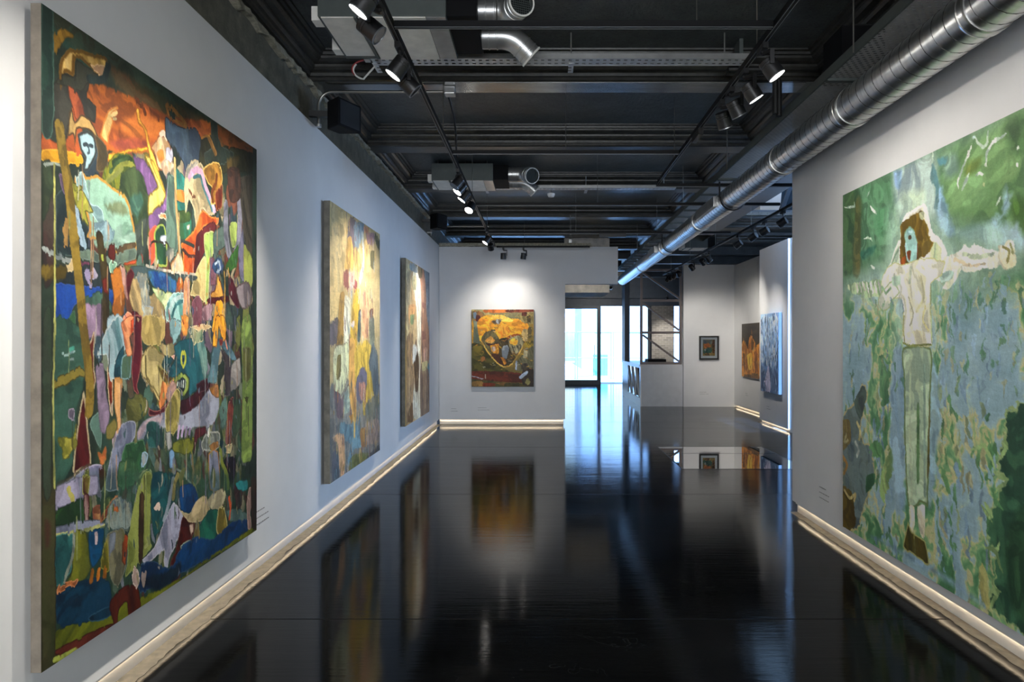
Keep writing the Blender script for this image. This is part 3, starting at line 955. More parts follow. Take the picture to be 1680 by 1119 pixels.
def arc(c, r, a0, a1, n=8):
    return [Vector((c[0] + r * math.cos(a), c[1], c[2] + r * math.sin(a))) for a in np.linspace(a0, a1, n)]


t = thing('conduit_pipe', (-1.95, 6.0, 3.5), 'steel conduit pipe bending from the left wall along a ceiling beam', 'conduit')
mb = MB(); mb.tube([Vector((-1.94, 6.0, 3.5))] + arc((-1.82, 6.0, 3.68), .12, PI, PI / 2) + [Vector((-.80, 6.0, 3.80))], .013, 10); mb.build('pipe', M['conduit'], t, smooth=True)
mb = MB(); mb.box(-.83, -.74, 5.95, 6.05, 3.77, 3.839); mb.build('junction_box', M['galv'], t, bevel=.008)
mb = MB(); mb.tube([(-1.94, 6.0, 3.515), (-1.94, 6.0, 3.49)], .024, 10); mb.build('end_fitting', M['galv'], t)
mb = MB(); mb.box(-2.0, -1.925, 5.98, 6.02, 3.60, 3.62); mb.build('wall_mount', M['galv'], t)
mb = MB(); mb.tube([(-.81 - .0 + .05 * math.sin(f * PI) * (1 - f), 6.062 + .66 * f, 3.79 - .365 * f - .05 * math.sin(f * PI)) for f in np.linspace(0, 1, 14)], .010, 8)
tag(mb.build('power_cable', M['cable'], None), 'black power cable drooping from the beam to the left track', 'cable')
t = thing('conduit_pipe', (-1.6, 12.2, 3.6), 'thin conduit pipe crossing towards the end wall corner', 'conduit')
mb = MB(); mb.tube([Vector((-1.93, 12.15, 3.5))] + arc((-1.85, 12.15, 3.58), .08, PI, PI / 2) + [Vector((-.9, 12.15, 3.66))], .011, 10); mb.build('pipe', M['conduit'], t, smooth=True)
mb = MB(); mb.box(-2.0, -1.915, 12.13, 12.17, 3.54, 3.56); mb.build('wall_mount', M['galv'], t)
t = thing('pipe_pair', (1.7, 5.6, 3.7), 'pair of black insulated pipes bending down behind the right spotlights', 'pipes')
for k, yy in enumerate((5.50, 5.56)):
    z = 3.80 - .0 * k
    mb = MB(); mb.tube([Vector((1.52, yy, z))] + arc((1.80 + .05 * k, yy, z - .10), .10, PI / 2, 0) + [Vector((1.90 + .05 * k, yy, 3.44))], .024, 10); mb.build('pipe', M['cable'], t, smooth=True)


mb = MB(); mb.box(1.60, 1.63, 5.46, 5.60, 3.776, 4.03); mb.build('hanging_clip', M['galv_dark'], t)


def speaker(c, lab, s=1.0, yaw=.5):
    t = thing('wall_speaker', c, lab, 'speaker', 'wall speakers')
    x, y, z = c
    ca, sa = math.cos(yaw), math.sin(yaw)

    def R(px, py, pz):
        return (x + ca * px - sa * py, y + sa * px + ca * py, z + pz)
    mb = MB()
    w, d, h = .13 * s, .19 * s, .15 * s
    v = [mb.bm.verts.new(R(*p)) for p in ((-w * .7, d * .4, -h), (w, d * .9, -h * 1.0), (w, -d, -h), (-w * .7, -d * .6, -h),
                                          (-w * .7, d * .4, h), (w, d * .9, h), (w, -d, h), (-w * .7, -d * .6, h))]
    for f in ((3, 2, 1, 0), (4, 5, 6, 7), (0, 1, 5, 4), (1, 2, 6, 5), (2, 3, 7, 6), (3, 0, 4, 7)):
        mb.bm.faces.new([v[i] for i in f])
    mb.build('cabinet', M['black_matt'], t, bevel=.012)
    mb = MB(); mb.quad(R(w + .004, -d * .85, -h * .85), R(w + .004, d * .75, -h * .85), R(w + .004, d * .75, h * .85), R(w + .004, -d * .85, h * .85)); mb.build('grille', M['black_metal'], t)
    mb = MB(); mb.bar((XL - .035, y, z + .03), R(-w * .6, 0, .03), .05, .05); mb.build('wall_bracket', M['black_metal'], t)


speaker((-1.72, 5.92, 3.55), 'black speaker box on the left wall head beside the steel conduit', .8, -.45)
speaker((-1.74, 11.6, 3.64), 'black speaker box in the far left corner near the end wall', .85, -.45)
t = thing('ceiling_cabinet', (2.27, 4.9, 3.5), 'large black box hung under the ceiling above the perforated tray', 'box')
mb = MB(); mb.box(2.10, 2.44, 4.74, 5.05, 3.49, 3.80); mb.build('cabinet', M['black_matt'], t)
mb = MB(); mb.box(2.2, 2.34, 4.8, 5.0, 3.801, 3.838); mb.build('mounting_plate', M['black_metal'], t)
for (x, y, z0, lab) in ((.17, 9.92, 3.74, 'white sensor dome hanging on a thin rod below the cross tray'), (.55, 12.2, 3.42, 'small sensor hanging on a long rod before the end wall')):
    t = thing('ceiling_sensor', (x, y, z0), lab, 'sensor')
    mb = MB(); mb.tube([(x, y, z0 + .02), (x, y, ZC)], .006, 6); mb.build('rod', M['conduit'], t)
    if z0 > 3.6:
        mb = MB(); mb.lathe((x, y, z0), (0, 0, -1), [(-.03, .02), (-.02, .055), (.0, .055), (.03, .04), (.04, .0)], 16, True, False); mb.build('dome', M['white_plastic'], t, smooth=True)
    else:
        mb = MB(); mb.box(x - .03, x + .03, y - .03, y + .03, z0 - .04, z0 + .02); mb.build('sensor_box', M['galv'], t, bevel=.006)

# ------------------------------------------------------------------ wall captions: two lines of tiny pale lettering


def caption(origin, ux, uz, w, lab, lines=2):
    o, ux, uz = Vector(origin), Vector(ux), Vector(uz)
    n = ux.cross(uz).normalized()
    mb = MB()
    r = random.Random(sum(origin))
    for k in range(lines):
        x = 0.0
        wl = w * (.72 if k == 0 else 1.0)
        while x < wl:
            g = .012 + .02 * r.random()
            p = o + ux * x - uz * (.045 * k) + n * .001
            q = p + ux * g
            mb.quad(p, q, q + uz * .007, p + uz * .007)
            x += g + .006
    tag(mb.build('wall_caption', M['caption'], None), lab, 'caption', 'wall captions')


caption((XL + .0005, 4.72, .42), (0, 1, 0), (0, 0, 1), .2, 'faint caption lettering on the left wall by the lower corner of the largest painting', 3)
caption((-1.20, YE - .0005, .32), (1, 0, 0), (0, 0, 1), .22, 'faint caption lettering on the end wall below the yellow face painting')
caption((-1.72, YE - .0005, .30), (1, 0, 0), (0, 0, 1), .12, 'faint caption lettering on the end wall by the left corner')
caption((3.97, YB - .0005, .36), (1, 0, 0), (0, 0, 1), .22, 'faint caption lettering on the back wall below the small framed picture')
caption((4.8295, 16.0, .40), (0, -1, 0), (0, 0, 1), .2, 'faint caption lettering on the wall below the orange painting')
caption((4.4295, 13.3, .35), (0, -1, 0), (0, 0, 1), .2, 'faint caption lettering on the wall below the blue painting')
caption((XR - .0005, 5.85, .36), (0, -1, 0), (0, 0, 1), .17, 'faint caption lettering on the right wall left of the green painting', 3)
# ------------------------------------------------------------------ oil paintings: paint is laid stroke by stroke on a fine canvas grid
_tab = np.random.RandomState(11).rand(256, 256).astype(np.float32)


def vn(x, y, seed=0):
    x = x + seed * 17.31; y = y + seed * 9.73
    xi = np.floor(x).astype(np.int64); yi = np.floor(y).astype(np.int64)
    fx = (x - xi).astype(np.float32); fy = (y - yi).astype(np.float32)
    fx = fx * fx * (3 - 2 * fx); fy = fy * fy * (3 - 2 * fy)
    a = _tab[yi & 255, xi & 255]; b = _tab[yi & 255, (xi + 1) & 255]
    c = _tab[(yi + 1) & 255, xi & 255]; d = _tab[(yi + 1) & 255, (xi + 1) & 255]
    return (a + (b - a) * fx) * (1 - fy) + (c + (d - c) * fx) * fy


def fbm(x, y, seed=0, oct=4):
    s = 0; a = .5; n = 0
    for k in range(oct):
        s = s + a * vn(x, y, seed + k * 3.1); n += a
        x = x * 2.03; y = y * 2.03; a *= .5
    return s / n


def smooth_poly(p, closed=True, n=5):
    p = np.array(p, float); m = len(p); out = []
    rngi = range(m) if closed else range(m - 1)
    for i in rngi:
        if closed: p0, p1, p2, p3 = p[i - 1], p[i], p[(i + 1) % m], p[(i + 2) % m]
        else: p0, p1, p2, p3 = p[max(i - 1, 0)], p[i], p[i + 1], p[min(i + 2, m - 1)]
        for t in np.linspace(0, 1, n, endpoint=False):
            # slightly tense Catmull-Rom keeps the corners of torn paint edges
            q = .5 * ((2 * p1) + (p2 - p0) * t + (2 * p0 - 5 * p1 + 4 * p2 - p3) * t * t + (3 * p1 - p0 - 3 * p2 + p3) * t ** 3)
            l = p1 + (p2 - p1) * t
            out.append(.6 * q + .4 * l)
    if not closed: out.append(p[-1])
    return np.array(out)


class Paint:
    def __init__(self, W, H, nx, ny, proj):
        self.W, self.H, self.nx, self.ny, self.proj = W, H, nx, ny, proj
        self.s, self.t = np.meshgrid(np.linspace(0, W, nx), np.linspace(0, H, ny))
        self.A = np.zeros((ny, nx, 3), np.float32)
        self.fr = (0, 0, 1)
        self.k = 0
        self.lick = 1.0
        self.auto = 0
        self.grain = vn(self.s * 260, self.t * 260, 5) - .5
        w = lambda f, sd: fbm(self.s * f, self.t * f, sd, 3) - .5
        self.wx = w(9, 1) * .7 + w(38, 2) * .45
        self.wy = w(9, 3) * .7 + w(38, 4) * .45

    def crop(self, x, y, sc): self.fr = (x, y, sc)

    def m(self, pts):
        out = []
        for x, y in pts:
            u, v = self.proj(self.fr[0] + x / self.fr[2], self.fr[1] + y / self.fr[2])
            out.append((u * self.W, v * self.H))
        return np.array(out)

    def _fill(self, c, c2, s, t, ang, fine, mixc):
        self.k += 1
        c = np.array(c, np.float32) / 255
        if c2 is None:
            c2 = c * np.array([.80, .82, .84], np.float32)
        else:
            c2 = np.array(c2, np.float32) / 255
        ca, sa = math.cos(ang), math.sin(ang)
        a, b = s * ca + t * sa, -s * sa + t * ca
        n = .62 * vn(a * fine * .35, b * fine * 2.2, self.k) + .38 * vn(a * fine, b * fine * 6.5, self.k + 40)
        n = np.clip((n - .5) * mixc + .5, 0, 1)[..., None]
        out = c * (1 - n) + c2 * n
        # loaded-brush patches: crisp lighter and darker licks of the same colour
        f = fine * .9
        g = fbm(a * f * .5 + 3 * vn(a * 7, b * 7, self.k + 11), b * f * 1.5 + 2.2 * vn(a * 9, b * 9, self.k + 13), self.k + 7, 3)
        up = np.clip((g - .57) / .05, 0, 1)[..., None]; dn = np.clip((.42 - g) / .05, 0, 1)[..., None]
        out = out + up * ((c2 * .5 + c * .5) * 1.22 - out) * .7 * self.lick
        out = out + dn * (np.minimum(c, c2) * np.array([.74, .76, .80], np.float32) - out) * .6 * self.lick
        return out

    def base(self, c, c2, fine=6, ang=0, mixc=2.0):
        self.lick = .4
        self.A[:] = self._fill(c, c2, self.s, self.t, ang, fine, mixc)
        self.lick = 1.0

    def poly(self, pts, c, c2=None, rag=.008, ang=1.35, fine=9, mixc=1.8, soft=.003, edge=None, ew=.007, raw=False, alpha=1.0, sm=True):
        P = np.array(pts, float) if raw else self.m(pts)
        if sm and len(P) > 3: P = smooth_poly(P)
        if edge is None and self.auto and soft < .005:
            self.auto += 1
            e = np.array(c, float) if self.auto % 2 else np.array(c2 if c2 is not None else c, float)
            edge = tuple(np.clip(e * (.74 if self.auto % 3 else 1.0) + (0 if self.auto % 3 else 34), 0, 245)); ew = .0038
        self._apply(P, True, 0, c, c2, rag, ang, fine, mixc, soft, edge, ew, alpha)

    def stroke(self, pts, w, c, c2=None, rag=.004, ang=1.35, fine=9, mixc=1.8, soft=.002, raw=False, alpha=1.0, taper=False):
        P = np.array(pts, float) if raw else self.m(pts)
        if len(P) > 2: P = smooth_poly(P, False)
        self._apply(P, False, w, c, c2, rag, ang, fine, mixc, soft, None, 0, alpha, taper)

    def ell(self, cx, cy, rx, ry, c, c2=None, **k):
        """centre in crop pixels, radii in metres"""
        q = self.m([(cx, cy)])[0]
        self.poly([(q[0] + rx * math.cos(a), q[1] + ry * math.sin(a)) for a in np.linspace(0, 2 * PI, 14, endpoint=False)], c, c2, raw=True, sm=False, **k)

    def _apply(self, P, closed, w, c, c2, rag, ang, fine, mixc, soft, edge, ew, alpha, taper=False):
        pad = w + rag * 1.5 + soft * 2 + .004
        x0, x1 = P[:, 0].min() - pad, P[:, 0].max() + pad
        y0, y1 = P[:, 1].min() - pad, P[:, 1].max() + pad
        i0 = max(0, int(x0 / self.W * (self.nx - 1))); i1 = min(self.nx, int(x1 / self.W * (self.nx - 1)) + 2)
        j0 = max(0, int(y0 / self.H * (self.ny - 1))); j1 = min(self.ny, int(y1 / self.H * (self.ny - 1)) + 2)
        if i1 <= i0 or j1 <= j0: return
        sl = (slice(j0, j1), slice(i0, i1))
        s0, t0 = self.s[sl], self.t[sl]
        s = (s0 + self.wx[sl] * rag * 2.2).astype(np.float32); t = (t0 + self.wy[sl] * rag * 2.2).astype(np.float32)
        d2 = np.full(s.shape, 1e9, np.float32); ins = np.zeros(s.shape, bool)
        m = len(P); tap = np.ones(s.shape, np.float32)
        for i in range(m if closed else m - 1):
            ax, ay = P[i]; bx, by = P[(i + 1) % m]
            ex, ey = bx - ax, by - ay
            L = ex * ex + ey * ey + 1e-12
            h = np.clip(((s - ax) * ex + (t - ay) * ey) / L, 0, 1)
            q = (s - ax - h * ex) ** 2 + (t - ay - h * ey) ** 2
            if taper:
                tap = np.where(q < d2, 1 - .75 * abs(2 * (i + h) / (m - 1) - 1) ** 2, tap)
            d2 = np.minimum(d2, q)
            if closed and ay != by:
                cr = (ay > t) != (by > t)
                ins ^= cr & (s < ex * (t - ay) / ey + ax)
        d = np.sqrt(d2)
        sd = np.where(ins, d, -d) if closed else w * tap - d
        mask = np.clip(sd / max(soft, 1e-4) + .5, 0, 1)[..., None] * alpha
        col = self._fill(c, c2, s0, t0, ang, fine, mixc)
        if edge is not None:
            e = np.clip(1 - np.abs(sd - ew * .6) / ew, 0, 1)[..., None]
            e = np.minimum(1, e * 1.6)
            col = col * (1 - e) + np.array(edge, np.float32) / 255 * e
        self.A[sl] = self.A[sl] * (1 - mask) + col * mask

    def dabs(self, n, box, pal, seed, L=(.02, .07), w=(.004, .012), ang=(1.2, 1.9), alpha=.85, rag=.006):
        r = random.Random(seed)
        b = self.m([(box[0], box[1]), (box[2], box[1]), (box[0], box[3]), (box[2], box[3])])
        lo, hi = b.min(0), b.max(0)
        for _ in range(n):
            x = lo[0] + (hi[0] - lo[0]) * r.random(); y = lo[1] + (hi[1] - lo[1]) * r.random()
            a = r.uniform(*ang); l = r.uniform(*L); ww = r.uniform(*w)
            k = r.uniform(-.4, .4)
            pts = [(x, y), (x + math.cos(a + k) * l * .5, y + math.sin(a + k) * l * .5), (x + math.cos(a) * l, y + math.sin(a) * l)]
            self.stroke(pts, ww, r.choice(pal), raw=True, rag=rag, alpha=alpha, taper=True)

    def smear(self, amt=1.0, drip=.04, seed=70):
        """drag the wet paint about: broken edges and short downward pulls"""
        A = self.A
        ds = (fbm(self.s * 34, self.t * 22, seed, 3) - .5) * .030 * amt + (fbm(self.s * 120, self.t * 60, seed + 2, 2) - .5) * .012 * amt
        dt = (fbm(self.s * 26, self.t * 14, seed + 4, 3) - .5) * .050 * amt + (fbm(self.s * 110, self.t * 50, seed + 6, 2) - .5) * .016 * amt
        col = vn(self.s * 85, self.t * 3.5, seed + 8)
        pull = np.clip((col - .66) / .08, 0, 1) * vn(self.s * 30, self.t * 9, seed + 9)
        dt = dt - pull * drip * 2
        i = np.clip(np.round((self.s + ds) / self.W * (self.nx - 1)), 0, self.nx - 1).astype(int)
        j = np.clip(np.round((self.t + dt) / self.H * (self.ny - 1)), 0, self.ny - 1).astype(int)
        B = A[j, i]
        k = np.clip((fbm(self.s * 11, self.t * 8, seed + 12, 3) - .30) / .12, 0, 1)[..., None]
        self.A = A * (1 - k) + B * k

    def colors(self, gain):
        br = fbm(self.s * 14, self.t * 70, 61, 3) * .5 + fbm(self.s * 60, self.t * 16, 63, 3) * .5 - .5
        a = np.clip(self.A * (1 + self.grain[..., None] * .12 + br[..., None] * .2), 0, 1)
        lin = np.where(a <= .04045, a / 12.92, ((a + .055) / 1.055) ** 2.4) * gain
        return np.clip(lin, .004, .86)


t = NT('oil_paint'); t.set(Roughness=.5); t.b.inputs['Specular IOR Level'].default_value = .3
at = t.n('ShaderNodeAttribute'); at.attribute_name = 'paint'
t.l(at.outputs['Color'], t.b.inputs['Base Color'])
t.bump(t.noise(70, 4, .6, (1, 1, .5)), .10, .003)
M['oil'] = t.m


def paint_mesh(name, P, o, ux, n, parent, gain, relief=.0012):
    """the painted face: origin o = upper left corner, ux to the viewer's right, down = -z"""
    ux, n, o = Vector(ux), Vector(n), Vector(o) - wloc(parent)
    nx, ny = P.nx, P.ny
    s, tt = P.s.ravel(), P.t.ravel()
    rl = (fbm(P.s * 30, P.t * 30, 8, 3).ravel() - .5) * relief
    co = np.empty((nx * ny, 3), np.float32)
    for k in range(3):
        co[:, k] = o[k] + ux[k] * s + n[k] * rl - (tt if k == 2 else 0)
    me = bpy.data.meshes.new(name)
    me.vertices.add(nx * ny); me.vertices.foreach_set('co', co.ravel())
    idx = np.arange(nx * ny).reshape(ny, nx)
    q = np.stack([idx[:-1, :-1], idx[1:, :-1], idx[1:, 1:], idx[:-1, 1:]], -1).reshape(-1, 4).astype(np.int32)
    me.loops.add(q.size); me.loops.foreach_set('vertex_index', q.ravel())
    me.polygons.add(len(q)); me.polygons.foreach_set('loop_start', np.arange(0, q.size, 4, dtype=np.int32))
    me.polygons.foreach_set('use_smooth', np.ones(len(q), bool))
    me.update(calc_edges=True); me.validate()
    ca = me.color_attributes.new('paint', 'FLOAT_COLOR', 'POINT')
    rgba = np.ones((nx * ny, 4), np.float32); rgba[:, :3] = P.colors(gain).reshape(-1, 3)
    ca.data.foreach_set('color', rgba.ravel())
    me.materials.append(M['oil'])
    ob = bpy.data.objects.new(name, me); C.objects.link(ob); ob.parent = parent
    return ob


def painting(label, P, o, ux, n, depth, edge_mat, gain=1.0, edge_label=None, gap=.03):
    """o = upper left corner of the face; a stretched canvas hung proud of the wall by depth"""
    o, ux, n = Vector(o), Vector(ux), Vector(n)
    c = o + ux * P.W / 2 - V(0, 0, P.H) - n * depth
    t = thing('painting', c, label, 'painting', None)
    paint_mesh('painted_canvas', P, o, ux, n, t, gain)
    mb = MB()
    a, b = o - n * .0016, o - n * (depth - .001)
    A = [a, a + ux * P.W, a + ux * P.W - V(0, 0, P.H), a - V(0, 0, P.H)]
    B = [p - n * (depth - .0026) for p in A]
    va = [mb.bm.verts.new(p) for p in A]; vb = [mb.bm.verts.new(p) for p in B]
    for i in range(4): mb.bm.faces.new([va[i], va[(i + 1) % 4], vb[(i + 1) % 4], vb[i]])
    mb.bm.faces.new(vb); mb.bm.faces.new(va[::-1])
    e = mb.build('stretcher_edge', edge_mat, t)
    if edge_label: e['label'] = edge_label
    for f in (.2, .8):
        for h in (.12, .85):
            p = o + ux * P.W * f - V(0, 0, P.H * h) - n * (depth - .0005)
            q = p - n * gap + ux * .12 - V(0, 0, .05)
            mb = MB(); mb.box(p.x, q.x, p.y, q.y, p.z, q.z); mb.build('wall_mount', M['linen_dark'], t)
    return t


def proj_side(xf, ya, yb, z1, H):
    """viewer pixel -> (u, v) on a face x = xf whose left edge is at depth ya and right edge at yb"""
    def f(px, py):
        Y = F * xf / (px - VPX)
        z = CAMZ - (py - VPY) * Y / F
        return (Y - ya) / (yb - ya), (z1 - z) / H
    return f


def proj_front(Yf, x0, W, z1, H):
    def f(px, py):
        return ((px - VPX) * Yf / F - x0) / W, (z1 - (CAMZ - (py - VPY) * Yf / F)) / H
    return f
# ------------------------------------------------------------------ the paintings themselves
XF = -1.888
# ---- largest painting on the left wall: crowded figures, staff, fish head
P = Paint(1.97, 2.54, 540, 880, proj_side(XF, 2.588, 4.557, 2.886, 2.54))
P.base((52, 66, 54), (36, 50, 44), fine=5, ang=.2)
# underpainting of muted licks through the crowd
P.crop(60, 260, 3.997)
P.dabs(170, (400, 200, 1400, 1119), [(150, 140, 104), (84, 110, 96), (110, 92, 108), (120, 116, 62), (176, 160, 128), (66, 86, 96), (130, 80, 62)], 101, L=(.08, .22), w=(.02, .05), ang=(1.1, 2.0), alpha=1, rag=.02)
P.crop(60, 520, 3.997)
P.dabs(170, (460, 0, 1400, 1119), [(120, 130, 110), (76, 106, 92), (136, 130, 146), (112, 118, 60), (170, 158, 130), (58, 86, 88), (104, 66, 58)], 102, L=(.08, .22), w=(.02, .045), ang=(1.1, 2.0), alpha=1, rag=.02)
# (crop A) sky, horn, faces
P.auto = 1
P.crop(60, 0, 3.997)
q = P.poly
s = P.stroke
q([(40, 10), (1445, 960), (1445, 1060), (1100, 1000), (850, 740), (560, 560), (300, 430), (100, 210)], (50, 82, 70), (62, 66, 50), ang=.15, fine=7, soft=.02)
q([(480, 430), (850, 640), (1130, 790), (1420, 960), (1420, 1030), (1180, 940), (850, 780), (560, 600)], (104, 72, 42), (66, 72, 54), ang=.2, fine=8, soft=.03)
q([(320, 560), (430, 555), (560, 600), (860, 750), (1140, 800), (1130, 900), (1060, 900), (860, 900), (780, 990), (560, 1010), (470, 980), (380, 900), (320, 700)], (190, 104, 38), (146, 74, 40), ang=.1, fine=8, soft=.012)
q([(560, 780), (720, 760), (840, 800), (830, 880), (640, 900), (560, 860)], (206, 118, 48), (160, 90, 46), ang=.1, soft=.03)
q([(470, 930), (640, 900), (760, 930), (720, 970), (560, 990)], (140, 66, 58), (165, 84, 50), ang=.1, soft=.02)
q([(1180, 820), (1300, 870), (1420, 960), (1420, 1030), (1300, 980), (1200, 930)], (140, 76, 34), (92, 62, 40), ang=.3, soft=.01)
q([(38, 870), (120, 930), (200, 900), (230, 700), (300, 830), (300, 1010), (40, 1000)], (196, 98, 46), (160, 78, 40), ang=.2)
q([(38, 985), (190, 985), (290, 1010), (290, 1070), (38, 1060)], (212, 158, 34), (190, 130, 26), ang=0)
q([(108, 560), (200, 470), (340, 520), (330, 640), (390, 700), (385, 810), (330, 770), (270, 690), (250, 600), (205, 575), (236, 700), (200, 850), (190, 1000), (150, 900), (110, 870)], (72, 68, 60), (52, 56, 50))
q([(108, 345), (103, 260), (120, 210), (165, 183), (205, 198), (252, 240), (190, 268), (155, 315), (135, 352)], (172, 130, 46), (138, 104, 38), rag=.02)
q([(148, 490), (155, 420), (190, 345), (260, 318), (350, 342), (440, 368), (468, 400), (458, 470), (420, 505), (350, 445), (290, 388), (255, 388), (248, 470), (235, 500), (190, 485), (160, 600)], (205, 162, 78), (238, 202, 128), edge=(120, 86, 30), ew=.012, fine=14)
q([(350, 430), (400, 415), (455, 430), (440, 480), (418, 500)], (232, 190, 160), (222, 170, 120))
q([(170, 488), (250, 500), (262, 392), (330, 440), (420, 510), (340, 545), (290, 600), (205, 572), (118, 545)], (62, 62, 50), (50, 56, 48))
s([(345, 520), (440, 520), (470, 430)], .018, (46, 66, 64))
q([(203, 560), (250, 590), (300, 680), (312, 740), (335, 830), (270, 800), (240, 720), (215, 640)], (184, 96, 54), (150, 72, 46))
q([(232, 705), (258, 800), (300, 755), (355, 790), (385, 850), (425, 935), (438, 1015), (420, 1119), (385, 1119), (402, 1000), (370, 880), (330, 852), (270, 850), (250, 965), (240, 880), (200, 890), (212, 790)], (212, 180, 112), (140, 108, 62), fine=16, edge=(78, 56, 34), ew=.006)
q([(380, 880), (440, 930), (470, 1010), (450, 1119), (390, 1119), (400, 1000)], (84, 66, 40), (64, 60, 44))
q([(268, 880), (330, 858), (378, 900), (395, 1000), (372, 1060), (340, 1119), (300, 1119), (312, 1040), (285, 980)], (176, 206, 212), (134, 168, 176), edge=(52, 58, 58), ew=.009)
s([(310, 950), (325, 945), (335, 955)], .008, (60, 74, 82)); s([(350, 955), (365, 960)], .008, (60, 74, 82)); s([(340, 960), (345, 1000), (335, 1010)], .005, (86, 110, 120))
q([(418, 885), (440, 800), (470, 730), (520, 688), (535, 708), (492, 752), (504, 800), (482, 870), (465, 935), (440, 922)], (248, 220, 158), (236, 190, 104), edge=(196, 120, 50), ew=.006)
s([(492, 760), (515, 740), (525, 735)], .008, (240, 208, 140)); s([(505, 780), (522, 770)], .006, (240, 208, 140))
q([(465, 1010), (560, 985), (720, 960), (735, 985), (600, 1008), (480, 1055)], (244, 196, 66), (220, 140, 44))
q([(650, 715), (672, 720), (682, 790), (722, 850), (752, 960), (790, 1060), (805, 1119), (765, 1119), (735, 1000), (700, 850), (660, 800)], (238, 196, 92), (214, 154, 52), edge=(150, 90, 30), ew=.006)
s([(655, 640), (672, 672), (690, 690), (712, 750)], .012, (110, 56, 30)); s([(745, 715), (770, 740), (800, 760), (800, 790)], .008, (100, 50, 30))
q([(768, 930), (800, 880), (842, 890), (872, 930), (892, 1000), (884, 1085), (850, 1119), (800, 1105), (780, 1020), (752, 965)], (222, 172, 116), (228, 206, 176), edge=(150, 90, 60), ew=.006, fine=18)
q([(850, 960), (892, 970), (886, 1065), (855, 1090)], (216, 214, 230), (170, 170, 190)); q([(790, 990), (830, 980), (840, 1040), (805, 1060)], (214, 140, 66), (190, 110, 50)); s([(812, 880), (835, 870), (850, 900)], .012, (224, 206, 180))
q([(845, 760), (900, 805), (960, 838), (1040, 836), (1076, 900), (1082, 1060), (1062, 1119), (980, 1119), (960, 1060), (900, 960), (845, 890)], (62, 82, 106), (78, 98, 112), edge=(44, 50, 58), ew=.006)
s([(852, 690), (868, 745), (930, 800), (980, 830), (972, 800), (892, 708), (858, 688)], .012, (150, 104, 48)); q([(862, 705), (900, 740), (910, 785), (880, 760)], (40, 60, 56), None)
q([(1082, 905), (1140, 880), (1180, 960), (1260, 960), (1425, 1010), (1435, 1119), (1082, 1119)], (58, 56, 34), (40, 46, 36))
q([(1140, 790), (1182, 800), (1192, 900), (1222, 960), (1290, 1000), (1280, 1040), (1210, 1080), (1120, 1090), (1100, 1000), (1152, 960)], (46, 62, 58), (58, 66, 54))
s([(1130, 900), (1150, 950), (1172, 1000)], .018, (178, 126, 62)); s([(1205, 900), (1215, 950)], .010, (150, 100, 50)); s([(1082, 905), (1140, 875)], .006, (190, 130, 50))
q([(1250, 1040), (1330, 1030), (1300, 1119), (1255, 1119)], (112, 92, 52), (80, 72, 46), soft=.02)
# (crop B) middle
P.crop(60, 260, 3.997)
q([(40, 60), (112, 60), (112, 780), (40, 790)], (74, 54, 50), (58, 58, 50))
q([(40, 20), (100, 40), (112, 200), (40, 420)], (52, 70, 52), (66, 74, 52))
q([(130, 255), (230, 200), (355, 480), (362, 610), (260, 645), (130, 600)], (34, 50, 56), (44, 62, 62))
q([(420, 130), (450, 50), (520, -40), (600, -25), (642, 20), (642, 95), (560, 105), (545, 195), (500, 205), (440, 170)], (132, 132, 40), (58, 84, 44), fine=18, mixc=3)
s([(470, 120), (520, 40), (590, 30), (630, 50)], .014, (158, 160, 70)); s([(460, 150), (530, 90), (560, 60)], .012, (176, 178, 90)); s([(500, 20), (560, -10), (620, 10)], .010, (40, 66, 40)); s([(480, 80), (530, 20), (600, 0)], .008, (70, 100, 60))
q([(555, 95), (642, 55), (702, 100), (732, 200), (738, 400), (722, 560), (660, 500), (640, 400), (612, 300), (570, 222), (540, 190)], (46, 66, 44), (80, 100, 64))
q([(610, 250), (680, 220), (700, 300), (660, 380), (620, 330)], (66, 110, 92), (90, 130, 110), soft=.02); q([(650, 430), (730, 400), (720, 560), (690, 640), (650, 600)], (92, 100, 96), (66, 78, 70), soft=.01)
q([(248, 115), (300, 88), (330, 122), (400, 110), (500, 192), (572, 232), (612, 320), (642, 460), (654, 645), (560, 662), (450, 560), (330, 520), (350, 450), (300, 300), (250, 185)], (150, 184, 168), (124, 164, 142), fine=6, edge=(206, 150, 62), ew=.010)
q([(250, 115), (300, 90), (332, 200), (360, 300), (430, 340), (450, 470), (400, 420), (330, 310), (280, 220)], (172, 204, 206), (146, 184, 184))
q([(450, 310), (560, 282), (602, 362), (520, 360)], (114, 128, 92), (134, 150, 116), soft=.02); q([(380, 440), (470, 420), (520, 480), (470, 560), (400, 540)], (174, 206, 214), (128, 160, 170), rag=.03, fine=20)
q([(380, 540), (500, 540), (640, 480), (645, 560), (540, 590), (400, 590)], (168, 200, 184), (140, 176, 158), soft=.01)
q([(520, 585), (642, 545), (645, 595), (540, 625)], (100, 78, 54), (120, 104, 74))
q([(268, 620), (362, 600), (450, 642), (642, 590), (652, 655), (580, 682), (460, 692), (270, 655)], (112, 132, 114), (90, 108, 98))
q([(580, 685), (655, 660), (650, 690), (585, 700)], (204, 90, 52))
q([(222, 110), (250, 180), (300, 200), (374, 352), (350, 362), (322, 352), (352, 452), (322, 432), (240, 282)], (190, 186, 84), (160, 160, 62), edge=(90, 90, 40), ew=.005)
q([(240, 160), (300, 180), (280, 215), (245, 215)], (150, 146, 60), (90, 96, 40)); q([(150, 120), (215, 90), (225, 240), (180, 240)], (96, 74, 104), (78, 66, 76))
s([(245, 350), (270, 430), (285, 500), (305, 560)], .020, (164, 186, 202), rag=.02); s([(255, 420), (290, 480), (320, 590)], .012, (150, 176, 190), rag=.02)
s([(195, 430), (185, 470), (195, 560)], .012, (196, 150, 84), rag=.02)
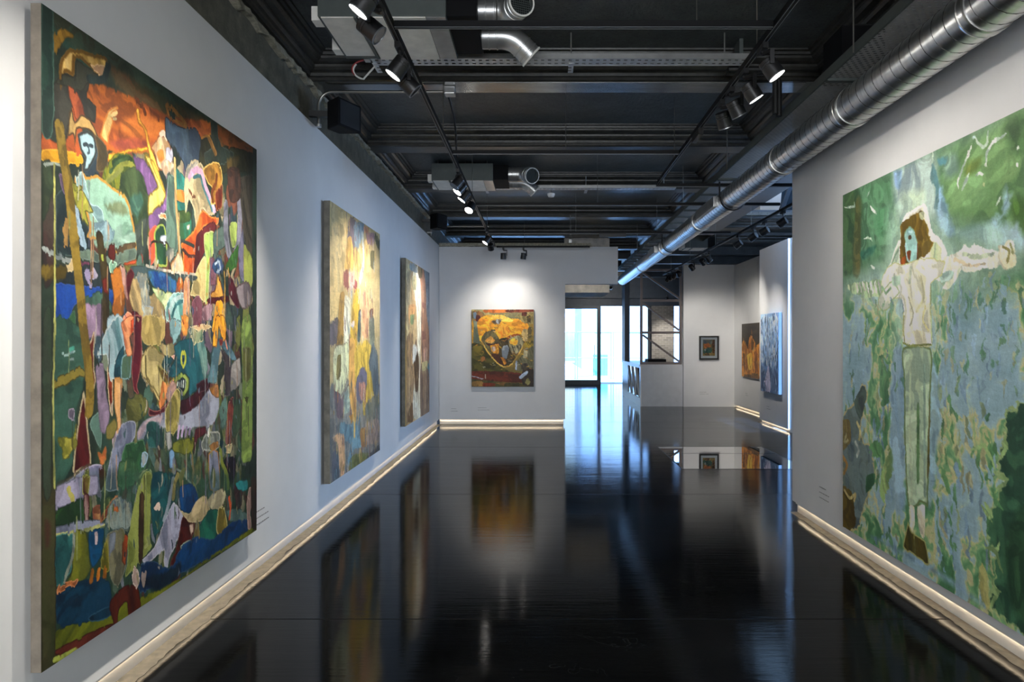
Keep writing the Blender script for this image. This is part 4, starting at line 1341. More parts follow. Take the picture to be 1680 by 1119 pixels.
s([(48, 590), (130, 625), (200, 665), (280, 680)], .010, (176, 184, 178)); s([(50, 40), (120, 35), (170, 50)], .006, (160, 170, 160))
q([(630, -10), (692, 0), (742, 60), (792, 182), (732, 235), (702, 130), (650, 60)], (138, 102, 154), (116, 84, 130))
q([(738, 372), (832, 290), (856, 160), (862, 292), (822, 372), (790, 442), (745, 482)], (156, 114, 170), (130, 94, 146))
q([(738, 482), (792, 440), (776, 560), (776, 640), (760, 692), (738, 692)], (222, 98, 62), (196, 84, 70))
q([(735, -20), (770, 18), (802, 90), (847, 232), (836, 278), (782, 332), (735, 374), (730, 240), (792, 190), (760, 90), (705, -20)], (228, 192, 72), (242, 222, 140), edge=(130, 110, 40), ew=.007)
q([(740, 0), (770, 20), (800, 90), (846, 240), (824, 200), (780, 100)], (206, 160, 50), (232, 190, 84))
q([(850, 0), (900, 30), (900, 60), (840, 110), (815, 40)], (214, 170, 120), (220, 204, 190), fine=20)
q([(860, 120), (912, 150), (924, 600), (868, 600), (850, 450)], (98, 126, 112), (80, 104, 92))
q([(912, 60), (978, 130), (978, 212), (920, 212)], (56, 142, 130), (44, 118, 108)); q([(920, 285), (978, 278), (978, 342), (930, 342)], (52, 136, 120)); q([(908, 210), (982, 210), (978, 287), (918, 272)], (212, 140, 56), (180, 104, 44)); q([(930, 400), (1012, 390), (1010, 500), (935, 545)], (44, 124, 108), (54, 96, 62))
q([(930, 345), (1010, 345), (1005, 410), (940, 420)], (84, 100, 46), (60, 88, 50))
q([(796, 376), (820, 350), (852, 352), (845, 385), (815, 390)], (236, 222, 190), (214, 130, 60), rag=.02)
q([(772, 560), (772, 490), (800, 432), (840, 440), (852, 520), (858, 702), (788, 702)], (36, 74, 50), (52, 96, 62), edge=(166, 184, 84), ew=.009)
q([(815, 508), (852, 508), (846, 562), (810, 546)], (196, 206, 222)); s([(745, 560), (770, 545), (850, 552), (870, 590)], .006, (60, 52, 40))
q([(888, 742), (880, 680), (920, 618), (948, 620), (967, 702), (972, 752)], (230, 206, 172), (196, 160, 120), edge=(150, 96, 50), ew=.006)
q([(840, 600), (900, 590), (880, 680), (860, 660)], (96, 110, 104), (206, 190, 170), rag=.02)
s([(905, 0), (912, 260), (927, 440), (937, 620)], .010, (222, 188, 128), (170, 130, 80))
q([(978, 362), (968, 200), (978, 80), (1010, 18), (1062, 16), (1094, 60), (1112, 200), (1166, 352), (1130, 374), (1084, 335), (1072, 452), (1048, 462), (1030, 332), (1000, 262)], (166, 152, 112), (200, 180, 146), edge=(206, 190, 150), ew=.010, fine=12)
s([(1000, 112), (1040, 70), (1080, 90), (1104, 180), (1164, 334)], .020, (220, 176, 200), (190, 150, 190)); s([(1030, 124), (1072, 112), (1094, 192), (1152, 342)], .010, (84, 142, 146)); s([(1000, 200), (1020, 240), (1040, 250)], .008, (120, 76, 50)); s([(985, 110), (1000, 60), (1050, 35)], .012, (206, 196, 176))
q([(1090, 70), (1160, 18), (1204, 40), (1218, 142), (1184, 284), (1140, 304), (1152, 200), (1120, 160)], (196, 146, 62), (150, 104, 40), fine=16, edge=(232, 196, 110), ew=.007)
s([(1180, 110), (1175, 160), (1150, 220), (1155, 280)], .014, (120, 64, 30)); q([(1170, 230), (1215, 170), (1215, 320), (1180, 330)], (110, 40, 34), (150, 80, 40), fine=26)
q([(948, 560), (1030, 470), (1084, 345), (1140, 378), (1192, 382), (1184, 432), (1100, 442), (1050, 522), (1040, 702), (1030, 757), (970, 757), (958, 620)], (206, 80, 34), (224, 116, 52), edge=(236, 150, 70), ew=.006, fine=12)
s([(950, 540), (1000, 560), (1030, 575)], .010, (60, 70, 64)); s([(960, 600), (1000, 640), (1035, 640)], .010, (96, 60, 50)); q([(985, 440), (1005, 430), (1000, 465), (985, 465)], (234, 216, 196))
q([(1048, 500), (1110, 438), (1160, 412), (1194, 460), (1184, 545), (1110, 500), (1104, 604), (1060, 704), (1030, 764), (1040, 600)], (84, 32, 34), (104, 44, 48))
q([(1010, 902), (1020, 840), (1050, 730), (1100, 636), (1112, 720), (1106, 934), (1060, 902)], (206, 192, 136), (176, 156, 100))
q([(1100, 488), (1164, 486), (1152, 640), (1132, 760), (1122, 964), (1104, 942), (1110, 700), (1098, 560)], (174, 202, 112), (146, 176, 90), edge=(220, 226, 160), ew=.005)
q([(1160, 490), (1212, 440), (1232, 320), (1252, 300), (1242, 560), (1190, 610), (1160, 704)], (92, 114, 106), (66, 80, 78)); q([(1135, 640), (1175, 670), (1175, 820), (1140, 830)], (120, 76, 84), (150, 110, 130), fine=20)
q([(1265, 430), (1312, 428), (1308, 562), (1280, 574)], (180, 198, 112), (150, 172, 86)); s([(1242, 300), (1242, 500), (1262, 622), (1290, 655), (1322, 560), (1332, 400), (1326, 250)], .030, (154, 150, 166), (104, 108, 120)); s([(1256, 320), (1262, 520), (1285, 630)], .007, (80, 96, 80))
q([(1240, 692), (1322, 560), (1312, 702), (1260, 736)], (76, 128, 56), (56, 100, 48)); q([(1322, 602), (1356, 450), (1362, 800), (1330, 762)], (132, 128, 156), (104, 104, 126))
q([(1330, 130), (1432, 130), (1432, 660), (1400, 640), (1360, 520), (1338, 300)], (52, 50, 42), (82, 76, 66), fine=22); q([(1250, 60), (1330, 80), (1335, 260), (1270, 280)], (58, 50, 46), (90, 60, 50))
q([(1358, 560), (1418, 670), (1418, 800), (1392, 900), (1387, 1119), (1348, 1119), (1360, 900)], (170, 180, 92), (140, 150, 72))
q([(1262, 760), (1312, 850), (1332, 984), (1300, 964), (1262, 882)], (98, 34, 50), (76, 28, 40)); q([(1308, 842), (1380, 798), (1414, 880), (1402, 964), (1350, 990), (1320, 922)], (122, 106, 114), (170, 168, 166), edge=(104, 84, 84), ew=.008)
q([(640, 700), (1040, 762), (1030, 802), (720, 792), (640, 762)], (70, 90, 92), (52, 66, 68)); s([(720, 705), (850, 735), (1040, 760)], .007, (210, 200, 180))
q([(118, 680), (250, 700), (460, 680), (492, 862), (250, 824), (118, 802)], (34, 44, 50), (52, 62, 62)); s([(350, 740), (330, 780), (345, 810)], .014, (150, 140, 170), rag=.02); s([(375, 740), (390, 770), (370, 790)], .010, (170, 160, 180), rag=.02); s([(280, 685), (340, 690)], .006, (150, 80, 110))
q([(120, 818), (250, 830), (510, 862), (510, 1000), (260, 960), (210, 1090), (120, 1110)], (28, 60, 140), (36, 82, 160)); q([(300, 920), (400, 872), (480, 920), (500, 1000), (430, 1050), (300, 1000)], (86, 122, 104), (70, 100, 86))
q([(310, 984), (350, 940), (372, 965), (445, 960), (455, 1060), (440, 1160), (330, 1160), (320, 1060)], (170, 144, 172), (142, 118, 144), rag=.02)
q([(200, 1060), (250, 1000), (260, 1119), (210, 1119)], (60, 100, 62), (46, 80, 56))
s([(413, 510), (430, 620), (442, 740), (455, 900), (456, 1119)], .024, (72, 62, 36), (54, 46, 30)); s([(430, 640), (432, 660)], .008, (180, 190, 80)); q([(430, 800), (460, 790), (470, 880), (440, 880)], (110, 40, 30))
q([(468, 642), (475, 570), (510, 552), (517, 652), (490, 664)], (98, 36, 30), (74, 30, 26)); q([(470, 692), (490, 660), (527, 690), (500, 752), (480, 742)], (170, 210, 180), (130, 176, 150))
q([(484, 762), (530, 700), (562, 720), (582, 840), (582, 984), (560, 1034), (500, 1014), (507, 900)], (208, 130, 46), (146, 88, 40), fine=7); q([(545, 698), (578, 698), (592, 820), (602, 934), (580, 892), (560, 762)], (214, 170, 154), (180, 130, 120))
q([(588, 762), (620, 722), (642, 760), (622, 862), (600, 934)], (82, 28, 34)); q([(607, 902), (630, 790), (660, 788), (690, 840), (740, 900), (780, 890), (832, 960), (832, 1130), (690, 1130), (640, 1004)], (194, 168, 112), (164, 142, 100), fine=14)
q([(655, 782), (700, 758), (742, 860), (742, 964), (700, 1064), (680, 952)], (132, 148, 150), (196, 184, 150), rag=.04, fine=24); q([(690, 1000), (750, 960), (760, 1040), (720, 1070)], (120, 140, 160), (190, 170, 120), rag=.03)
q([(728, 738), (830, 740), (914, 800), (902, 884), (830, 864), (760, 832)], (34, 72, 138), (66, 120, 140), fine=18, mixc=3); q([(758, 842), (830, 870), (892, 890), (842, 1004), (830, 962), (780, 902)], (176, 206, 136), (206, 216, 170))
q([(848, 962), (900, 880), (972, 888), (972, 1004), (940, 1085), (850, 1064)], (92, 152, 144), (176, 206, 204), fine=20, mixc=3); s([(870, 1000), (900, 930), (960, 900)], .012, (196, 220, 216)); s([(890, 1030), (915, 960), (965, 935)], .010, (60, 120, 124))
q([(968, 802), (1000, 766), (1007, 850), (1002, 1004), (980, 1104), (958, 1004)], (240, 186, 146), (226, 150, 100)); q([(915, 800), (945, 770), (965, 800), (960, 850), (925, 860)], (210, 140, 60), (190, 90, 40), rag=.02, fine=26)
q([(1018, 942), (1060, 898), (1087, 950), (1082, 1094), (1032, 1104)], (122, 76, 88), (98, 60, 70)); q([(1090, 960), (1150, 930), (1150, 1060), (1100, 1070)], (190, 170, 176), (130, 90, 100), rag=.03)
q([(1128, 890), (1170, 860), (1190, 756), (1222, 870), (1232, 920), (1172, 934)], (240, 194, 92), (226, 150, 60), edge=(110, 60, 30), ew=.006); q([(1118, 920), (1252, 898), (1262, 942), (1202, 948), (1130, 952)], (86, 28, 34)); q([(1150, 1130), (1178, 940), (1222, 940), (1244, 1130), (1212, 1130), (1196, 1000), (1180, 1130)], (240, 172, 42), (228, 150, 40))
q([(1148, 702), (1190, 638), (1228, 700), (1200, 754), (1165, 744)], (60, 92, 146), (30, 50, 60), fine=26, mixc=3); s([(1170, 690), (1195, 670), (1205, 720), (1185, 740)], .008, (190, 206, 220)); s([(1230, 740), (1235, 860), (1230, 1119)], .006, (236, 180, 80)); q([(1240, 960), (1310, 980), (1310, 1119), (1250, 1119)], (50, 62, 70), (76, 100, 80))
q([(555, 1130), (570, 1040), (600, 1002), (642, 1040), (652, 1130)], (230, 154, 118), (206, 110, 84)); q([(622, 1010), (660, 1005), (688, 1060), (695, 1130), (658, 1130)], (92, 24, 36))
q([(470, 1040), (540, 1020), (570, 1060), (555, 1130), (470, 1130)], (170, 196, 206), (140, 170, 180)); q([(1010, 1110), (1090, 1085), (1150, 1105), (1090, 1135)], (226, 190, 140))
# (crop C) lower middle
P.crop(60, 520, 3.997)
q([(118, 10), (270, 60), (330, 140), (330, 240), (300, 480), (270, 600), (240, 960), (118, 1080)], (62, 98, 84), (48, 80, 68), ang=.1, fine=5); s([(170, 240), (210, 235), (248, 228)], .005, (176, 206, 200)); s([(220, 215), (240, 205)], .008, (80, 160, 140)); s([(222, 275), (240, 278)], .005, (190, 210, 200))
q([(450, 640), (700, 640), (900, 700), (1330, 600), (1340, 1130), (450, 1130)], (48, 78, 62), (76, 98, 60), fine=10, soft=.02, alpha=.5)
P.dabs(120, (520, 620, 1340, 1119), [(60, 92, 70), (110, 116, 70), (130, 134, 146), (150, 146, 120), (40, 70, 72), (92, 66, 62), (86, 116, 110)], 103, L=(.05, .16), w=(.010, .026), ang=(1.1, 2.0), alpha=.9, rag=.012)

q([(48, 452), (290, 322), (312, 380), (58, 508)], (144, 128, 56), (92, 86, 38), ang=-.5, fine=14, mixc=3)
q([(330, 262), (345, 180), (382, 88), (382, 200), (377, 302), (387, 424), (350, 564), (335, 420)], (98, 36, 30), (76, 28, 26), edge=(202, 186, 150), ew=.005)
q([(238, 1014), (250, 850), (280, 640), (308, 460), (332, 620), (342, 800), (360, 964), (290, 1004)], (92, 30, 32), (74, 24, 28), edge=(206, 190, 150), ew=.007)
q([(350, 700), (400, 620), (430, 700), (420, 850), (380, 800)], (98, 130, 116), (76, 104, 96))
q([(145, 802), (230, 780), (262, 686), (258, 832), (240, 870), (200, 934), (162, 934), (170, 860)], (196, 186, 84), (130, 130, 50), rag=.025, fine=20); q([(50, 850), (80, 840), (80, 870), (50, 880)], (190, 196, 120)); q([(220, 610), (265, 600), (260, 670), (230, 660)], (146, 132, 150), None, rag=.03)
q([(388, 332), (440, 306), (452, 480), (482, 650), (452, 764), (420, 744), (400, 560)], (154, 134, 160), (130, 114, 136))
q([(468, 320), (492, 328), (502, 640), (482, 622), (462, 450)], (112, 36, 28), (150, 60, 30), edge=(220, 200, 160), ew=.005)
q([(400, 250), (440, 140), (470, 60), (540, -10), (592, 60), (592, 200), (520, 282), (522, 400), (480, 394), (465, 250)], (156, 182, 190), (98, 140, 146), fine=14, mixc=3, edge=(196, 206, 206), ew=.005); q([(518, 282), (572, 190), (562, 392), (508, 402)], (38, 86, 98), (30, 66, 78))
q([(560, 260), (620, 250), (612, 400), (550, 400)], (110, 150, 160), (90, 120, 90))
q([(556, 40), (610, -10), (642, 0), (642, 80), (612, 140), (627, 244), (590, 254), (568, 120)], (238, 166, 114), (214, 120, 80), fine=14); q([(618, 20), (645, 10), (640, 80), (620, 100)], (224, 90, 50))
q([(638, -10), (690, 0), (694, 180), (682, 340), (662, 470), (742, 600), (812, 602), (902, 518), (904, 600), (742, 655), (730, 582), (640, 482), (622, 330), (642, 150)], (94, 26, 40), (72, 22, 34), edge=(150, 90, 84), ew=.005)
q([(700, -10), (832, 0), (842, 120), (802, 184), (720, 184), (690, 120)], (192, 170, 106), (160, 140, 80), fine=12); q([(690, 252), (742, 186), (802, 218), (852, 260), (832, 332), (882, 402), (842, 562), (812, 582), (740, 442), (686, 362)], (200, 184, 128), (168, 152, 98), edge=(120, 100, 60), ew=.005); s([(715, 260), (720, 380), (790, 500), (820, 570)], .006, (140, 124, 76))
q([(800, 180), (900, 170), (895, 270), (850, 260)], (150, 140, 100), (176, 160, 110), rag=.02)
q([(798, 562), (830, 400), (882, 378), (904, 422), (852, 534), (820, 594)], (230, 164, 104), (206, 120, 60)); q([(790, 310), (850, 360), (900, 410), (850, 440), (810, 380)], (120, 120, 50), (90, 60, 40)); q([(845, 500), (885, 420), (915, 440), (905, 510), (860, 560)], (216, 176, 156), (190, 150, 140))
q([(818, 312), (840, 248), (884, 268), (872, 334), (840, 342)], (38, 86, 92), (28, 66, 72)); q([(880, 260), (905, 250), (900, 285)], (226, 160, 140))
q([(858, 372), (912, 268), (900, 190), (980, 136), (1062, 158), (1104, 250), (1116, 420), (1062, 464), (1000, 524), (1000, 400), (950, 362), (890, 404)], (28, 80, 92), (46, 106, 112), fine=8)
q([(940, 560), (1000, 530), (1110, 432), (1142, 400), (1132, 474), (1052, 594), (958, 656)], (72, 24, 36), (52, 24, 32)); q([(1050, 440), (1130, 400), (1120, 470), (1060, 500)], (56, 24, 34))
q([(896, 410), (950, 360), (996, 400), (992, 484), (962, 526), (950, 480)], (166, 184, 90), (120, 140, 70)); q([(915, 430), (955, 392), (982, 430), (962, 495)], (28, 48, 60))
for k in range(5): s([(925 + k * 13, 425 - k * 2), (922 + k * 13, 450 + k * 4)], .005, (206, 214, 200))
P.ell(962, 272, .030, .048, (196, 194, 66), (160, 170, 50), rag=.004); P.ell(962, 272, .015, .026, (70, 116, 140), (60, 100, 120), rag=.002); P.ell(962, 272, .007, .012, (20, 26, 30), rag=.001)
q([(648, 794), (700, 690), (850, 616), (960, 648), (1062, 566), (1132, 468), (1192, 480), (1194, 604), (1152, 704), (1042, 724), (900, 744), (760, 694), (700, 804)], (166, 172, 190), (134, 138, 156), fine=7, soft=.008); q([(660, 760), (720, 680), (820, 640), (820, 680), (740, 700), (680, 800)], (206, 180, 184), (180, 160, 170), soft=.015)
q([(848, 602), (912, 478), (942, 500), (932, 694), (902, 764), (852, 744)], (176, 164, 94), (140, 130, 70), fine=20)
q([(1130, 470), (1190, 440), (1196, 530), (1160, 520)], (190, 120, 50), (150, 110, 80))
q([(508, 400), (558, 400), (552, 600), (562, 800), (547, 904), (520, 994), (503, 952), (500, 780), (530, 720), (508, 552)], (238, 164, 78), (240, 194, 146), fine=7); q([(498, 760), (525, 755), (520, 830), (500, 880)], (214, 180, 190))
q([(588, 602), (600, 520), (680, 498), (732, 560), (722, 642), (650, 694), (600, 684)], (112, 112, 62), (84, 88, 46), fine=18, ang=.3); q([(590, 420), (625, 400), (640, 520), (600, 530)], (92, 60, 50), (60, 80, 60)); s([(640, 690), (650, 800), (648, 1000)], .010, (130, 130, 80))
q([(448, 1130), (500, 850), (560, 700), (642, 688), (642, 782), (560, 954), (530, 1130)], (144, 150, 172), (112, 120, 146)); q([(460, 720), (510, 660), (530, 720), (500, 800), (460, 800)], (130, 104, 50), (110, 120, 70))
q([(400, 868), (430, 880), (460, 838), (468, 880), (450, 950), (430, 960), (412, 940)], (232, 150, 80), (214, 110, 60), rag=.02)
q([(590, 830), (700, 808), (724, 920), (704, 1004), (560, 1064), (560, 900)], (44, 84, 56), (60, 104, 66), fine=16); q([(540, 960), (640, 920), (640, 1100), (530, 1119)], (52, 94, 60), (90, 120, 90), fine=18)
q([(115, 1090), (240, 1030), (340, 960), (380, 970), (350, 1000), (240, 1060), (130, 1110)], (130, 110, 90), (110, 96, 80)); q([(118, 1119), (250, 1040), (370, 968), (432, 970), (420, 1130), (118, 1130)], (170, 164, 192), (140, 140, 176)); q([(290, 1119), (310, 1020), (350, 990), (340, 1119)], (150, 148, 60), (110, 120, 50)); q([(410, 990), (440, 980), (460, 1040), (420, 1119)], (74, 34, 28))
q([(645, 1130), (690, 1020), (730, 996), (752, 1020), (752, 1130)], (144, 164, 104), (110, 136, 80), edge=(190, 204, 150), ew=.005)
q([(718, 704), (800, 686), (802, 844), (738, 854)], (44, 92, 88), (36, 76, 74)); q([(850, 760), (880, 750), (890, 850), (860, 870)], (146, 150, 150), (170, 170, 166)); q([(870, 880), (905, 880), (900, 980), (875, 990)], (130, 170, 210)); q([(695, 890), (735, 900), (720, 960), (690, 990)], (140, 176, 206), (186, 170, 150))
q([(898, 820), (960, 800), (1042, 790), (1012, 894), (900, 884)], (126, 126, 46), (94, 104, 44), fine=16); q([(1040, 740), (1110, 725), (1120, 760), (1060, 800), (1030, 900)], (84, 34, 44), (66, 30, 36)); q([(1080, 832), (1120, 756), (1202, 756), (1197, 852), (1150, 884), (1088, 874)], (144, 150, 144), (110, 118, 112), fine=18, edge=(176, 180, 170), ew=.007); P.ell(1130, 752, .016, .026, (216, 216, 206), rag=.003); q([(1130, 850), (1190, 810), (1195, 850), (1150, 880)], (200, 140, 80))
for k, x in enumerate((935, 960, 985, 1008)): s([(x, 720 + 3 * k), (x - 8, 790 - 8 * k)], .010, (196, 170, 206))
q([(1128, 900), (1190, 880), (1202, 1130), (1138, 1130)], (146, 152, 178), (112, 120, 140), edge=(200, 130, 60), ew=.005)
q([(1048, 170), (1092, 146), (1124, 300), (1102, 434), (1078, 300)], (76, 128, 124), (140, 170, 160), rag=.02, fine=18); q([(1000, 60), (1060, 100), (1100, 90), (1090, 160), (1030, 170)], (190, 176, 130), (90, 120, 100), rag=.04)
q([(870, 30), (920, 10), (960, 40), (930, 130), (890, 180)], (140, 176, 180), (110, 146, 150), rag=.02); q([(950, 0), (995, -10), (990, 110), (960, 120)], (236, 176, 100), (222, 140, 60), rag=.015)
q([(1200, 208), (1272, 270), (1267, 504), (1224, 504), (1232, 300)], (56, 50, 62), (70, 64, 66)); q([(1138, 332), (1160, 200), (1212, 148), (1192, 300), (1182, 434), (1122, 424)], (108, 146, 156), (84, 120, 132)); q([(1208, 146), (1242, 150), (1312, 272), (1280, 284), (1218, 200)], (102, 140, 156), (84, 118, 132)); s([(1240, 160), (1250, 210)], .006, (230, 140, 110))
q([(1152, 190), (1165, 60), (1178, -10), (1232, -10), (1240, 154), (1210, 132), (1195, 60), (1182, 194)], (244, 186, 54), (226, 150, 44), edge=(120, 60, 30), ew=.005); q([(1196, 150), (1218, 150), (1218, 185), (1200, 190)], (110, 40, 34))
q([(1278, 312), (1332, 268), (1337, 434), (1272, 484)], (182, 176, 172), (150, 146, 144)); q([(1195, 600), (1240, 520), (1255, 640), (1220, 740)], (104, 140, 130), (80, 110, 104)); q([(1258, 560), (1290, 526), (1282, 704), (1270, 834), (1238, 824)], (94, 40, 42), (140, 76, 60)); q([(1290, 600), (1340, 520), (1335, 720), (1290, 800)], (70, 92, 66), (52, 74, 58), fine=22)
q([(1338, 100), (1360, -10), (1402, 0), (1418, 300), (1412, 904), (1380, 954), (1342, 924), (1350, 400)], (160, 186, 96), (130, 158, 78), fine=5); q([(1350, 208), (1404, 208), (1404, 404), (1358, 404)], (84, 84, 44), (110, 116, 60)); q([(1362, 528), (1392, 528), (1380, 572)], (70, 74, 40))
q([(1228, 930), (1302, 920), (1304, 1044), (1270, 1094)], (32, 30, 42)); s([(1205, 860), (1215, 950), (1250, 1040), (1255, 1119)], .016, (128, 140, 60)); q([(1235, 850), (1280, 830), (1270, 890), (1240, 890)], (206, 190, 140))
q([(865, 1000), (900, 1010), (930, 1100), (910, 1130), (870, 1060)], (150, 140, 90), (70, 70, 50), fine=26); s([(920, 1000), (960, 1020), (1000, 1080), (1020, 1090)], .006, (176, 184, 170)); s([(1020, 900), (1030, 1000), (1022, 1119)], .012, (150, 136, 96), rag=.015)
# (crop D) foot of the painting
P.crop(60, 780, 3.30)
q([(90, 10), (1180, 10), (1190, 300), (700, 620), (90, 860)], (34, 66, 62), (48, 82, 60), fine=8, soft=.05, alpha=.5)
P.dabs(90, (120, 60, 1150, 330), [(60, 92, 70), (110, 116, 70), (130, 134, 146), (150, 146, 120), (30, 70, 80), (92, 60, 52), (86, 116, 110)], 104, L=(.04, .13), w=(.008, .022), ang=(1.1, 2.0), alpha=.9, rag=.012)
q([(97, 60), (250, 0), (332, 0), (332, 100), (250, 122), (97, 182)], (172, 166, 190), (146, 144, 172)); q([(250, 0), (290, 0), (280, 110), (250, 100)], (130, 136, 50), (74, 40, 36)); s([(180, 60), (195, 130)], .014, (190, 180, 96), rag=.02)
q([(97, 196), (260, 120), (275, 220), (335, 232), (97, 276)], (50, 88, 46), (36, 62, 40), fine=14); q([(255, 110), (285, 105), (280, 270), (262, 280)], (84, 30, 34), (206, 190, 180)); q([(302, 180), (345, 160), (350, 260), (310, 262)], (196, 150, 100), (110, 50, 36)); q([(345, 240), (360, 190), (440, 100), (430, 140), (375, 220)], (196, 140, 90), (110, 50, 36))
q([(95, 284), (270, 240), (362, 242), (362, 274), (95, 330)], (146, 150, 172), (120, 128, 150)); s([(97, 326), (240, 302), (365, 262)], .008, (206, 206, 130))
q([(95, 335), (212, 320), (202, 424), (182, 520), (110, 604), (95, 590)], (56, 114, 108), (38, 86, 88)); q([(188, 524), (215, 308), (270, 308), (292, 500), (250, 574), (165, 570)], (126, 126, 30), (96, 104, 42), fine=10); s([(205, 320), (195, 440), (150, 560)], .008, (150, 156, 140))
q([(286, 302), (366, 288), (352, 424), (302, 504), (283, 404)], (16, 82, 124), (14, 62, 96)); s([(320, 320), (325, 360)], .010, (216, 190, 190), rag=.02)
q([(378, 322), (470, 288), (482, 480), (442, 594), (400, 564), (388, 454)], (130, 126, 96), (100, 100, 82), fine=14); q([(398, 320), (430, 310), (420, 400), (395, 420)], (150, 160, 180), (130, 140, 150)); q([(470, 320), (500, 340), (480, 480), (462, 460)], (160, 70, 36), (110, 60, 34)); q([(360, 400), (385, 330), (390, 500), (345, 500)], (126, 120, 36), (90, 90, 34), fine=20)
q([(376, 232), (400, 158), (450, 126), (512, 148), (524, 240), (482, 294), (400, 284)], (146, 150, 134), (100, 124, 130), rag=.03, fine=24); q([(418, 165), (440, 165), (440, 195), (420, 195)], (220, 120, 60), None, rag=.02)
q([(495, 332), (540, 100), (582, -10), (622, 0), (612, 330), (624, 384), (560, 464), (480, 548), (495, 430)], (148, 156, 84), (112, 124, 60), fine=7); q([(558, 110), (582, 110), (577, 444), (553, 444)], (56, 44, 30), (80, 60, 40)); s([(600, 340), (610, 365), (590, 385)], .010, (190, 196, 120))
q([(628, -10), (762, 0), (742, 150), (640, 334), (618, 184)], (24, 72, 82), (34, 90, 88), fine=7); s([(640, 190), (655, 170), (660, 180)], .012, (226, 200, 180), rag=.02)
q([(638, 384), (690, 250), (742, 146), (794, 222), (772, 322), (722, 444), (702, 530), (690, 464), (690, 402), (600, 474), (575, 454)], (172, 172, 194), (140, 144, 166), edge=(196, 196, 206), ew=.005); s([(690, 240), (715, 150), (740, 20)], .014, (150, 160, 170)); s([(740, 120), (750, 40), (765, 0)], .016, (160, 150, 90), fine=26)
q([(758, 384), (790, 228), (854, 246), (852, 312), (802, 404), (782, 524), (737, 606), (723, 480)], (80, 28, 24), (60, 22, 22)); q([(828, 270), (850, 260), (850, 300), (835, 310)], (220, 190, 170)); q([(780, 380), (850, 340), (880, 380), (800, 430)], (20, 80, 130), None, edge=(170, 180, 160), ew=.006)
q([(778, 60), (850, 48), (874, 130), (832, 204), (778, 182)], (22, 76, 130), (18, 60, 106)); q([(775, 188), (830, 210), (860, 148), (912, 106), (937, 182), (902, 244), (830, 254)], (204, 186, 146), (170, 154, 116)); q([(938, 108), (1000, 68), (1024, 100), (1002, 164), (960, 194), (932, 160)], (214, 204, 170), (186, 176, 140), rag=.02)
q([(858, 334), (930, 188), (985, 188), (972, 332), (900, 384)], (38, 112, 88), (30, 90, 78)); q([(870, 230), (885, 300), (880, 370), (850, 370)], (120, 120, 60), (90, 60, 50)); q([(983, 180), (1012, 166), (1032, 250), (1034, 312), (985, 334), (972, 290)], (156, 140, 62), (124, 110, 50), edge=(206, 196, 140), ew=.006)
q([(1020, 190), (1100, 180), (1140, 200), (1140, 240), (1050, 250)], (104, 130, 128), (80, 110, 104)); q([(1070, 60), (1110, 50), (1110, 160), (1080, 170)], (84, 36, 46), (60, 80, 70)); s([(1040, 120), (1050, 180), (1045, 230)], .012, (206, 90, 50), rag=.02)
q([(776, 404), (860, 330), (960, 342), (1060, 250), (1145, 236), (1145, 304), (1000, 404), (780, 530), (560, 630), (565, 480), (640, 460), (720, 500)], (14, 66, 120), (22, 50, 82), ang=-.5, fine=9)
q([(560, 560), (700, 520), (780, 470), (760, 560), (640, 620)], (26, 42, 56), (16, 36, 54), ang=-.5, soft=.02)
q([(555, 656), (720, 590), (900, 470), (1185, 272), (1195, 300), (1000, 414), (730, 606), (480, 786), (300, 886), (30, 1080), (30, 1000), (98, 850), (300, 746), (400, 716)], (126, 130, 30), (88, 98, 30), ang=-.55, fine=8)
q([(97, 620), (250, 568), (388, 558), (404, 720), (280, 796), (110, 810)], (16, 44, 66), (22, 66, 92), ang=-.3); q([(280, 770), (400, 700), (410, 760), (300, 800)], (20, 62, 86), (16, 46, 66))
q([(398, 682), (470, 598), (542, 588), (564, 704), (540, 730), (500, 776), (490, 682), (450, 724), (432, 816), (408, 776)], (92, 36, 22), (66, 26, 22)); q([(103, 944), (250, 870), (400, 800), (444, 798), (260, 924), (108, 974)], (84, 36, 30), (110, 50, 36), ang=-.5)
q([(516, 552), (530, 486), (558, 540), (542, 606)], (216, 186, 172)); q([(568, 520), (592, 513), (593, 540), (576, 606), (566, 560)], (216, 190, 176)); q([(655, 490), (668, 480), (666, 505)], (220, 210, 206)); q([(98, 624), (130, 578), (222, 563), (204, 602), (130, 622), (110, 656)], (200, 122, 70), (150, 80, 46), rag=.02, fine=20)
for k in range(3): s([(300 + 35 * k, 520 - 12 * k), (295 + 35 * k, 575 - 12 * k)], .010, (200, 120, 40), rag=.012)
q([(30, 0), (100, 0), (98, 1020), (30, 1080)], (56, 66, 38), (72, 66, 44), fine=5); q([(45, 240), (75, 260), (70, 380), (50, 380)], (74, 40, 34), (64, 56, 40), soft=.02)
s([(98, 1000), (160, 970), (215, 942)], .010, (176, 186, 84)); q([(30, 1080), (98, 1020), (215, 945), (200, 970), (90, 1060), (30, 1119)], (140, 150, 60), (60, 56, 40))
q([(1138, 154), (1150, 66), (1174, 70), (1157, 200), (1162, 284), (1143, 294)], (212, 176, 156), (186, 150, 136), rag=.012); q([(1080, 40), (1140, 26), (1140, 74), (1090, 80)], (56, 150, 152)); q([(1160, 20), (1190, 20), (1190, 270), (1165, 280)], (60, 30, 30), (46, 50, 40))
P.crop(60, 0, 3.997)
q([(34, 5), (110, 60), (108, 860), (34, 860)], (52, 84, 72), (44, 66, 58), fine=5)                # plain green border
q([(1420, 950), (1450, 960), (1450, 1119), (1420, 1119)], (50, 78, 64))
P.crop(60, 260, 3.997)
q([(1416, 0), (1446, 0), (1446, 1119), (1418, 1119)], (50, 76, 62), (44, 60, 50))
